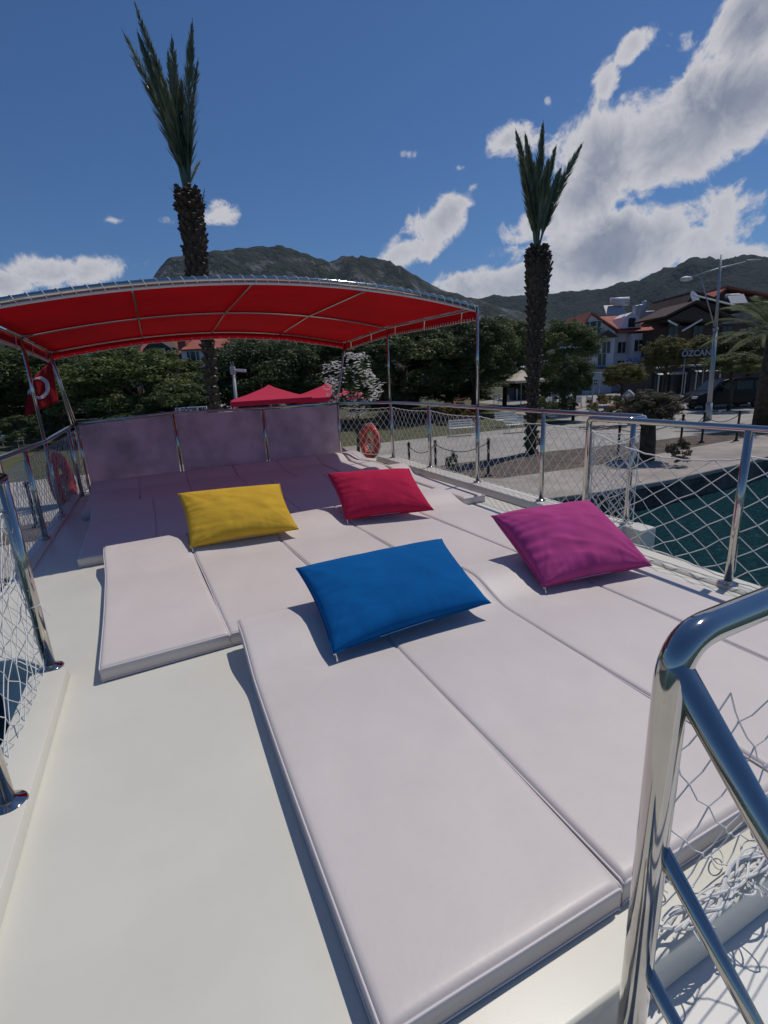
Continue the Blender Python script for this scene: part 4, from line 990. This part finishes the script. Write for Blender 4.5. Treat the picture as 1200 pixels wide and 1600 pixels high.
chain(7, 0, 'sagging chain between two bollards near the bow'); chain(0, 1, 'sagging chain passing behind the near awning pole'); chain(6, 2, 'sagging chain behind the scrubby tree stem'); chain(2, 3, 'short chain left of the lamp post'); chain(3, 4, 'chain right of the lamp post')
# street lamp with two arms
LD = 27.3
def lamp():
    bx, bz = pf(1106, 659, LD); org = fw(bx, LD, G); root = thing('street_lamp', 'tall grey street lamp with a long slanted arm, in front of the dark van', 'street lamp', org, PHI)
    Q = lambda px, py, off=0: (lambda q: Vector((q[0]-bx, off, q[1]-G)))(pf(px, py, LD+off))
    b0 = Vector((0, 0, 0)); k1 = Q(1118, 516); t1 = Q(1127, 398)
    mb = MB(); mb.tube([b0, b0+(k1-b0)*.2], [.17, .155], 16); mb.build('base_sleeve', M['grey'], root, smooth=True)
    mb = MB(); mb.tube([b0+(k1-b0)*.2, k1], [.12, .10], 16); mb.tube([k1-Vector((0, 0, .05)), k1+Vector((0, 0, .12))], .13, 14); mb.tube([k1, t1], [.085, .04], 14); mb.build('pole', M['grey'], root, smooth=True)
    mb = MB(); mb.tube([Q(1078, 433), Q(1125, 419), Q(1176, 407)], .04, 10); mb.tube([Q(1095, 434), Q(1117, 512)], .03, 8); mb.build('arm', M['grey'], root, smooth=True)
    h0 = Q(1072, 436); mb = MB(); mb.lathe([(.03, .13), (.12, .10), (.17, .02), (.15, -.06), (.06, -.10)], h0, 16, sx=1.9); mb.build('lamp_head', M['white'], root, smooth=True)
    h0 = Q(1176, 407); mb = MB(); mb.box(h0, (.7, .2, .07)); mb.build('lamp_head', M['grey'], root, bevel=.03)
    mb = MB(); mb.box(Q(1120, 470, -.1), (.01, .01, .01)); return root
lamp()
# camera mast
CD = 24
bx, bz = pf(373, 690, CD); root = thing('camera_mast', 'slim grey mast with a white security camera, left of the red parasols', 'camera mast', fw(bx, CD, G), PHI)
Q = lambda px, py, off=0: (lambda q: Vector((q[0]-bx, off, q[1]-G)))(pf(px, py, CD+off))
mb = MB(); mb.tube([(0, 0, 0), Q(365, 582)], [.09, .075], 14); mb.build('mast', M['grey'], root, smooth=True)
mb = MB(); a_ = Q(364, 581); mb.box(a_+Vector((0, 0, .05)), (.22, .2, .36)); mb.build('junction_box', M['grey'], root, bevel=.02)
mb = MB(); mb.tube([Q(365, 577), Q(371, 579)], .035, 8); mb.box(Q(377, 579), (.42, .14, .13), mtx=Matrix.Rotation(.12, 3, 'Y')); mb.build('camera', M['white'], root, bevel=.01)
for dx in (-3, 1): mb = MB(); mb.tube([Q(364+dx*.6, 577), Q(363+dx, 565)], .018, 6); mb.build('antenna', M['grey'], root)

# parasols
def parasol(px, py, D, w, label, m='umb', rise_=.55, group='parasols on the promenade', zt=None):
    x, z = pf(px, py, D); root = thing('parasol', label, 'parasol', fw(x, D, G), PHI+.25, group); zt = z-G; h = w/2; lo = zt-rise_
    mb = MB(); n = 16
    def ring(s, z_, k): return [Vector((s*cx2, s*cy2, z_)) for cx2, cy2 in [(-1, -1), (0, -1), (1, -1), (1, 0), (1, 1), (0, 1), (-1, 1), (-1, 0)]]
    rings = [ring(.04, zt, 0), ring(h*.28, zt-rise_*.30, 0), ring(h*.6, zt-rise_*.66, 0), ring(h, lo, 0), ring(h, lo-.2, 0)]; vs = [v for r in rings for v in r]; fs = [(0, 1, 2, 3, 4, 5, 6, 7)]
    for i in range(4):
        for j in range(8): fs.append((i*8+j, i*8+(j+1) % 8, (i+1)*8+(j+1) % 8, (i+1)*8+j))
    mb.add(vs, fs); mb.build('canopy', M[m], root)
    vt = MB(); r0 = ring(.02, zt+.05, 0)+ring(h*.17, zt-.10, 0); vt.add(r0, [(0, 1, 2, 3, 4, 5, 6, 7)]+[(j, (j+1) % 8, 8+(j+1) % 8, 8+j) for j in range(8)]); vt.build('vent_cap', M[m], root)
    mb = MB(); mb.tube([(0, 0, 0), (0, 0, zt-.05)], .04, 10); mb.build('pole', M['grey'], root)
    for k in range(8):
        a = rings[3][k]; mb = MB(); mb.tube([(0, 0, zt-.12), a-Vector((0, 0, .02))], .012, 5); mb.build('rib', M['grey'], root)
    mb = MB(); mb.box((0, 0, .05), (.7, .7, .1)); mb.build('base', M['concrete'], root)
    return root
parasol(420, 603, 23, 3.4, 'raspberry red square parasol, the left one behind the wind screen')
parasol(511, 600, 24, 3.2, 'raspberry red square parasol behind the white oleander')
parasol(815, 579, 44, 2.8, 'beige parasol just left of the middle palm', 'umbw', .8)
parasol(868, 588, 46, 2.0, 'small beige parasol just right of the middle palm', 'umbw', .5)

# signs
def board(px0, px1, py0, py1, D, mb_mat, label, txt, tm, zpoles=True, size=.8, th=.06, bold=.012, name='sign_board', tilt=0, sx=1.0):
    x0, zt = pf(px0, py0, D); x1, _ = pf(px1, py0, D); _, zb = pf((px0+px1)/2, py1, D); _, zt = pf((px0+px1)/2, py0, D)
    xc = (x0+x1)/2; w = x1-x0; h = zt-zb; root = thing(name, label, 'sign', fw(xc, D, G), PHI+tilt)
    mb = MB(); mb.box((0, 0, (zt+zb)/2-G), (w, th, h)); mb.build('panel', mb_mat, root, bevel=.008)
    if txt: text_mesh(txt, h*size, tm, root, (0, -th/2-.006, (zt+zb)/2-G), (math.pi/2, 0, 0), bold=bold, sx=sx)
    if zpoles:
        for s in (-.32, .32): mb = MB(); mb.tube([(w*s, .08, 0), (w*s, .08, zb-G+h*.3)], .04, 8); mb.build('post', M['grey'], root)
    return root
board(273, 323, 636, 646, 17.0, M['signw'], 'white name board with dark capitals above the wind screen', 'S.S. GÖCEK MAV', M['signd'], size=1.0, bold=.004, sx=.76)
board(1064, 1113, 545, 559, 40, M['signd'], 'dark hotel sign with grey capitals on two posts, above the van', 'ÖZCAN', M['textg'], size=.95, bold=.018, sx=1.0)
board(980, 1012, 558, 570, 52, M['signb'], 'blue fascia sign with dim lettering at the foot of the white house', 'ÖZCAN', M['textb'], size=1.0, bold=.015)
board(926, 941, 582, 593, 30, M['grey'], 'small blank grey notice board right of the middle palm', None, None)

# playhouse
x, z = pf(982, 621, 30); root = thing('playhouse', 'tiny white garden house with a gabled grey roof', 'playhouse', fw(x, 30, G), PHI-.5)
mb = MB(); mb.prism_y([(-.45, 0), (.45, 0), (.45, .95), (0, 1.4), (-.45, .95)], -.5, .5); mb.v = [(a, b, c+.25) for a, b, c in mb.v]; mb.build('wall', M['white'], root)
for s in (-1, 1): mb = MB(); mb.box((s*.27, 0, 1.46), (.72, 1.2, .05), mtx=Matrix.Rotation(s*.785, 3, 'Y')); mb.build('roof', M['grey'], root)
mb = MB(); mb.box((0, -.51, .65), (.3, .03, .7)); mb.build('door', M['dark'], root)

# --- houses
def house_frame(D, px, rz=0):
    x, _ = pf(px, 600, D); org = fw(x, D, G)
    def Q(a, b, off=0): q = pf(a, b, D+off); return Vector((q[0]-x, off, q[1]-G))
    return org, Q
HD = 62
org, Q = house_frame(HD, 970)
wh = thing('house', 'white two storey house with red tiled roof and solar heater, right of the middle palm', 'house', org, PHI)
l, r_, e = Q(919, 480).x, Q(1040, 480).x, Q(985, 517).z; gl = Q(958, 500).x; eL = Q(919, 510).z; rz_ = Q(924, 489).z
mb = MB(); zr = Q(960, 488).z
mb.prism_y([(l, 0), (r_, 0), (r_, e), (l, e)], 0, 9); mb.build('wall', M['wall_w'], wh)
# left gable wing standing forward
gA, gB = Q(904, 540, -2.5).x, Q(960, 540, -2.5).x; gt = Q(924, 491, -2.5).z; ge = Q(960, 518, -2.5).z
mb = MB(); mb.prism_y([(gA, 0), (gB, 0), (gB, ge), (Q(923, 490, -2.5).x, gt), (gA, ge-.3)], -2.5, -.02); mb.build('wing', M['wall_w'], wh)
bay0, bay1 = Q(986, 540, -1.2).x, Q(1024, 540, -1.2).x; mb = MB(); mb.box(((bay0+bay1)/2, -.6, e/2-.2), (bay1-bay0, 1.18, e-.4)); mb.build('bay', M['wall_w'], wh)
mb = MB()    # main roof: two slopes along x
mb.add([(gB-1.2, -1.1, e-.1), (r_+.9, -1.1, e-.1), (r_+.9, 4.5, zr), (gA+1.5, 4.5, zr), (r_+.9, 10, e-.1), (gA-.3, 10, e-.1)], [(0, 1, 2, 3), (3, 2, 4, 5)])
mb.add([(gB+.4, -2.9, ge-.15), (Q(923, 490, -2.9).x, -2.9, gt+.12), (Q(923, 490, -2.9).x, 4.5, gt+.12), (gB+.4, 4.5, ge-.15)], [(0, 1, 2, 3)])
mb.add([(gA-.5, -2.9, ge-.5), (Q(923, 490, -2.9).x, -2.9, gt+.12), (Q(923, 490, -2.9).x, 4.5, gt+.12), (gA-.5, 4.5, ge-.5)], [(3, 2, 1, 0)])
ro = mb.build('roof', M['tile'], wh); q = ro.modifiers.new('s', 'SOLIDIFY'); q.thickness = .14
def window(px, py, w, h, par, off=-.02, fr=M['white'], gm=None):
    c = Q(px, py, off); mb = MB(); mb.box(c, (w+.16, .1, h+.16)); f_ = mb.build('window', fr, par)
    mb = MB(); mb.box(c+Vector((0, -.06, 0)), (w, .03, h)); mb.build('pane', gm or M['glass'], f_)
    mb = MB(); mb.box(c+Vector((0, -.085, 0)), (.06, .03, h)); mb.build('glazing_bar', fr, f_)
for (a, b, o_) in ((971, 543, -.05), (997, 540, -1.22), (1012, 538, -1.22), (947, 543, -2.55), (921, 512, -2.55), (932, 511, -2.55), (925, 545, -2.55), (940, 562, -2.55), (970, 572, -.05)): window(a, b, .9, 1.25, wh, o_)
mb = MB(); c = Q(942, 525, -3); mb.prism_y([(c.x-1.2, c.z-.2), (c.x+1.5, c.z-.2), (c.x+.3, c.z+.6)], -3.6, -2.52); mb.build('porch_roof', M['timber'], wh)
# dormer and roof kit
dc = Q(983, 502); mb = MB(); mb.prism_y([(dc.x-1.25, dc.z-.8), (dc.x-.75, dc.z+.5), (dc.x, dc.z+.95), (dc.x+.75, dc.z+.5), (dc.x+1.3, dc.z-.8)], -.6, 2.5); mb.build('dormer', M['wall_w'], wh)
mb = MB(); mb.box(dc+Vector((.0, -.66, -.2)), (.8, .05, 1.0)); mb.build('dormer_window', M['glass'], wh)
for (a, b, L_) in ((972, 468, 2.1), (974, 474, 1.7)):
    c = Q(a, b); mb = MB(); mb.tube([c+Vector((-L_/2, .6, 0)), c+Vector((L_/2, .6, 0))], .33 if L_ > 2 else .2, 14); mb.build('solar_tank', M['white'], wh, smooth=True)
c = Q(968, 486); mb = MB(); mb.box(c+Vector((-.4, .4, .2)), (2.3, .08, 1.5), mtx=Matrix.Rotation(-.7, 3, 'X')); mb.build('solar_panel', M['grey'], wh)
for (a, b, w_, h_) in ((998, 488, .5, 1.7), (1006, 486, .8, 1.6), (1018, 492, 1.3, 1.0), (1011, 483, .35, 2.0)):
    c = Q(a, b); mb = MB(); mb.box(c+Vector((0, .8, 0)), (w_, .7, h_)); mb.build('water_tank', M['grey'], wh, bevel=.1)
mb = MB(); mb.box(((l+r_)/2, -2.7, 2.9), (r_-l, 2.4, .25)); mb.build('shop_awning', M['signb'], wh)

HD2 = 56; org, Q = house_frame(HD2, 1110)
bh = thing('house', 'dark brown timber house with wide gabled red roofs behind the street lamp', 'house', org, PHI)
x0, x1 = Q(1042, 500).x, Q(1260, 500).x; e = Q(1100, 508).z
mb = MB(); mb.box(((x0+x1)/2, 5, e/2), (x1-x0, 10, e)); mb.build('wall', M['wall_b'], bh)
def gable(pl, pa, pr, y0, y1, name='roof', m='tile', th=.22):
    A_, B_, C_ = Q(*pl, y0), Q(*pa, y0), Q(*pr, y0); mb = MB()
    mb.add([(A_.x, y0, A_.z), (B_.x, y0, B_.z), (B_.x, y1, B_.z), (A_.x, y1, A_.z)], [(0, 1, 2, 3)]); mb.add([(B_.x, y0, B_.z), (C_.x, y0, C_.z), (C_.x, y1, C_.z), (B_.x, y1, B_.z)], [(0, 1, 2, 3)])
    o = mb.build(name, M[m], bh); q = o.modifiers.new('s', 'SOLIDIFY'); q.thickness = th
    mb = MB(); mb.prism_y([(A_.x+.6, A_.z-.05), (C_.x-.6, C_.z-.05), (B_.x, B_.z-.3)], y0+.6, y1-.3); mb.build('gable_wall', M['timber'], bh)
gable((1040, 497), (1090, 472), (1150, 500), -2.4, 4, m='tiled'); gable((1068, 480), (1084, 458), (1175, 485), .8, 9, m='tiled'); gable((1100, 475), (1135, 450), (1240, 470), 4, 11)
for (a, b, c_, d2) in (((1044, 501), (1058, 508), 0, 0), ((1066, 517), (1097, 499), 0, 0), ((1083, 461), (1160, 480), 0, 0)):
    p0, p1 = Q(*a, -2.6), Q(*b, -2.6); mb = MB(); mb.tube([p0, p1], .09, 6); mb.build('barge_board', M['white'], bh)
c = Q(1077, 469); mb = MB(); mb.lathe([(.02, 0), (.5, .08), (.8, .25)], (0, 0, 0), 18); mt = Matrix.Rotation(1.1, 3, 'X') @ Matrix.Rotation(.5, 3, 'Y'); mb.v = [tuple(mt @ Vector(v)+c+Vector((0, -.6, 0))) for v in mb.v]; mb.build('satellite_dish', M['grey'], bh)
c = Q(1157, 466); mb = MB(); mb.box(c+Vector((0, .5, 0)), (1.8, .08, 1.3), mtx=Matrix.Rotation(-.7, 3, 'X')); mb.build('solar_panel', M['grey'], bh)
c = Q(1155, 460); mb = MB(); mb.tube([c+Vector((-.7, 1, .0)), c+Vector((.7, 1, .0))], .22, 12); mb.build('solar_tank', M['white'], bh, smooth=True)
for (a, b) in ((1052, 516), (1120, 500), (1135, 520), (1090, 520)): window(a, b, 1.0, 1.3, bh, -.08, M['timber'])
# red roofed house behind on the left, seen under the awning
HD3 = 58; org, Q = house_frame(HD3, 262)
lh = thing('house', 'cream house with terracotta roof and dark dormer seen under the awning', 'house', org, PHI)
x0, x1 = Q(205, 560).x, Q(330, 560).x; e = Q(260, 574).z
mb = MB(); mb.box(((x0+x1)/2, 4.5, e/2), (x1-x0-.6, 9, e)); mb.build('wall', M['wall_w'], lh)
mb = MB(); zr = Q(262, 525).z
mb.add([(x0, -.8, e), (Q(288, 570).x, -.8, e), (Q(275, 530).x, 4.5, zr), (x0, 4.5, zr), (x1+4, 4.5, zr)], [(0, 1, 2, 3)]); mb.add([(Q(286, 549).x, -.6, Q(286, 549).z), (x1+2, -.6, Q(286, 549).z), (x1+2, 4.5, zr), (Q(286, 530).x, 4.5, zr)], [(0, 1, 2, 3)])
ro = mb.build('roof', M['tile'], lh); q = ro.modifiers.new('s', 'SOLIDIFY'); q.thickness = .16
dc = Q(250, 549); mb = MB(); mb.prism_y([(dc.x-2.0, dc.z-.9), (dc.x-1.6, dc.z+.3), (dc.x-.2, dc.z+1.4), (dc.x+1.4, dc.z+.3), (dc.x+1.8, dc.z-.9)], -.5, 4); mb.build('dormer', M['timber'], lh)
window(254, 553, .8, 1.2, lh, -.56, M['timber'], M['grey'])
mb = MB(); mb.box(Q(302, 560)+Vector((.2, -.1, -.2)), (2.6, .5, 2.2)); mb.build('balcony', M['white'], lh)
for px in (298, 307): window(px, 558, .7, 1.2, lh, -.42, M['white'])
mb = MB(); mb.box(Q(281, 538)+Vector((0, 1, .4)), (.9, .9, 2.0)); mb.build('chimney', M['tile'], lh)
# low shops and terrace roofs
def shop(px0, px1, py0, D, label, m='dark', am='grey', depth=5):
    org, Q_ = house_frame(D, (px0+px1)/2); root = thing('kiosk', label, 'kiosk', org, PHI, 'low kiosks and terraces behind the trees'); a, b = Q_(px0, py0), Q_(px1, py0); h = Q_((px0+px1)/2, py0).z; w = b.x-a.x
    mb = MB(); mb.box((0, depth/2, h/2), (w*.9, depth, h-.1)); mb.build('wall', M[m], root)
    mb = MB(); mb.box((0, depth/2-.4, h+.05), (w, depth+1.0, .16)); mb.build('roof', M[am], root)
    mb = MB(); mb.box((0, -.9, h-.35), (w*.98, .9, .06), mtx=Matrix.Rotation(.35, 3, 'X')); mb.build('awning', M[am], root)
    for s in (-.45, .45): mb = MB(); mb.tube([(w*s, -1.2, 0), (w*s, -1.2, h-.4)], .05, 8); mb.build('post', M['white'], root)
    for s in (-.28, .0, .28): mb = MB(); mb.box((w*s, -.03, h*.45), (w*.2, .06, h*.6)); mb.build('shop_window', M['glass'], root)
shop(1015, 1060, 576, 46, 'dark kiosk with pale awning left of the hotel sign posts')
shop(1072, 1112, 572, 47, 'dark kiosk under the hotel sign')
shop(560, 660, 590, 52, 'long dark terrace behind the white oleander', am='white')
shop(800, 860, 566, 55, 'dark terrace with a pale edge behind the middle palm', am='white')
shop(-20, 60, 640, 42, 'brown shed at the left edge behind the bench', 'timber', 'timber')
shop(60, 160, 648, 46, 'low dark shed behind the left lifebuoy', 'timber', 'dark')
# café chairs, pale, in the shade of the trees
def chair0():
    root = thing('cafe_chair', '', 'chair', (0, 0, 0), 0, 'white café chairs under the trees'); mb = MB(); mb.box((0, 0, .44), (.46, .46, .04)); mb.build('seat', M['white'], root, bevel=.01)
    mb = MB(); mb.box((0, .22, .7), (.46, .04, .5)); mb.build('backrest', M['white'], root, bevel=.01)
    for a in (-.2, .2):
        for b in (-.2, .2): mb = MB(); mb.tube([(a*1.1, b*1.1, 0), (a, b, .44)], .018, 6); mb.build('leg', M['white'], root)
    return root
ch = chair0(); CH = [(775, 632), (783, 630), (790, 633), (865, 634), (873, 636), (880, 634), (888, 637), (896, 634), (904, 638), (912, 636), (860, 640), (925, 640)]
WD = ['left of the middle palm, nearest the trunks', 'left of the middle palm, second', 'left of the middle palm, closest to it', 'just right of the middle palm', 'second right of the middle palm', 'third right of the middle palm', 'fourth right of the middle palm', 'fifth right of the middle palm', 'sixth right of the middle palm', 'seventh right of the middle palm', 'low at the foot of the middle palm', 'furthest right, before the playhouse']
for k, ((px, py), wd_) in enumerate(zip(CH, WD)):
    o = ch if k == 0 else copy_tree(ch); o.location = ground_at(px, py); o.rotation_euler = (0, 0, PHI+k*1.9); o['label'] = 'white café chair, '+wd_
# --- van
VD = 34.0
vx, _ = pf(1134, 600, VD); van = thing('parked_van', 'black people carrier parked behind the street lamp, facing left', 'van', fw(vx, VD, G), PHI+.03)
v0 = pf(1074, 610, VD)[0]-vx
prof = [(0, .42), (-.02, .75), (.1, .98), (.62, 1.12), (1.05, 1.22), (1.75, 1.84), (2.2, 1.95), (3.5, 1.98), (4.75, 1.93), (5.05, 1.7), (5.12, .95), (5.08, .40), (4.55, .32), (.4, .30)]
body = MB(); n = len(prof)
def vp(s, y): return [(v0+a, y, b if b < 1.2 else b) for a, b in prof]
lay = [(-.95, 1.0), (-.90, .985), (.90, .985), (.95, 1.0)]
ring = []
for y, sc in ((-.86, .97), (-.95, .90), (.95, .90), (.86, .97)): pass
vs = []
for y in (-.84, .84): vs += [(v0+.03+a*.988, y, b+.0) for a, b in prof]
for y in (-.95, .95): vs += [(v0+.06+a*.976, y*(1-.10*max(0, (b-1.1))/.9), .06+b*.955) for a, b in prof]
order = [0, 2, 3, 1]      # inner left edge / widest
L0 = [(i) for i in range(n)]; Lw = [2*n+i for i in range(n)]; Rw = [3*n+i for i in range(n)]; R0 = [n+i for i in range(n)]
fs = [tuple(Lw)[::-1], tuple(Rw)]
for A_, B_ in ((Lw, L0), (L0, R0), (R0, Rw)):
    for i in range(n): fs.append((A_[i], A_[(i+1) % n], B_[(i+1) % n], B_[i]))
body.add(vs, fs); body.build('body', M['vanpaint'], van, bevel=.02)
def vpanel(pts, y, name, m, th=.012):
    mb = MB(); mb.prism_y([(v0+a, b) for a, b in pts], y-th, y); mb.build(name, m, van)
vpanel([(1.45, 1.25), (2.0, 1.74), (2.55, 1.76), (2.55, 1.22)], -.90, 'side_window', M['glass'], .03)
vpanel([(2.66, 1.22), (2.66, 1.76), (3.75, 1.76), (3.75, 1.22)], -.90, 'side_window', M['glass'], .03)
vpanel([(3.86, 1.22), (3.86, 1.76), (4.75, 1.72), (4.85, 1.25)], -.90, 'side_window', M['glass'], .03)
mb = MB(); mb.add([(v0+1.12, -.78, 1.235), (v0+1.12, .78, 1.235), (v0+1.78, .70, 1.85), (v0+1.78, -.70, 1.85)], [(0, 1, 2, 3)]); mb.v = [(a-.03, b, c+.02) for a, b, c in mb.v]; mb.build('windscreen', M['glass'], van)
for y in (-.72, .72): mb = MB(); mb.box((v0+.09, y, .84), (.3, .42, .17)); mb.build('headlight', M['lamp'], van, bevel=.04)
mb = MB(); mb.box((v0-.0, 0, .62), (.06, .9, .2)); mb.build('grille', M['dark'], van, bevel=.02)
mb = MB(); mb.box((v0-.04, 0, .42), (.02, .5, .11)); mb.build('number_plate', M['signw'], van)
mb = MB(); mb.box((v0+1.62, -1.06, 1.30), (.12, .22, .22)); mb.build('wing_mirror', M['vanpaint'], van, bevel=.03)
for a in (.95, 4.2):
    for y in (-.86, .86):
        mb = MB(); mb.tube([(v0+a, y-.11, .34), (v0+a, y+.11, .34)], .34, 22); w_ = mb.build('wheel', M['rubber'], van)
        mb = MB(); mb.tube([(v0+a, y-.125, .34), (v0+a, y+.125, .34)], .20, 18); mb.build('rim', M['grey'], w_)

# air: far hills fade a little towards blue
hz = MB(); hz.box((0, 1300, 277), (9000, 7600, 566.0)); hzo = hz.build('haze', mat('haze_air')); tag(hzo, kind='stuff')
hm = hzo.data.materials[0]; t_ = hm.node_tree; t_.nodes.remove(t_.nodes['Principled BSDF'])
pv = t_.nodes.new('ShaderNodeVolumePrincipled'); pv.inputs['Color'].default_value = (.55, .72, 1, 1); pv.inputs['Density'].default_value = .55e-4; pv.inputs['Anisotropy'].default_value = .2
t_.links.new(pv.outputs[0], t_.nodes['Material Output'].inputs['Volume'])
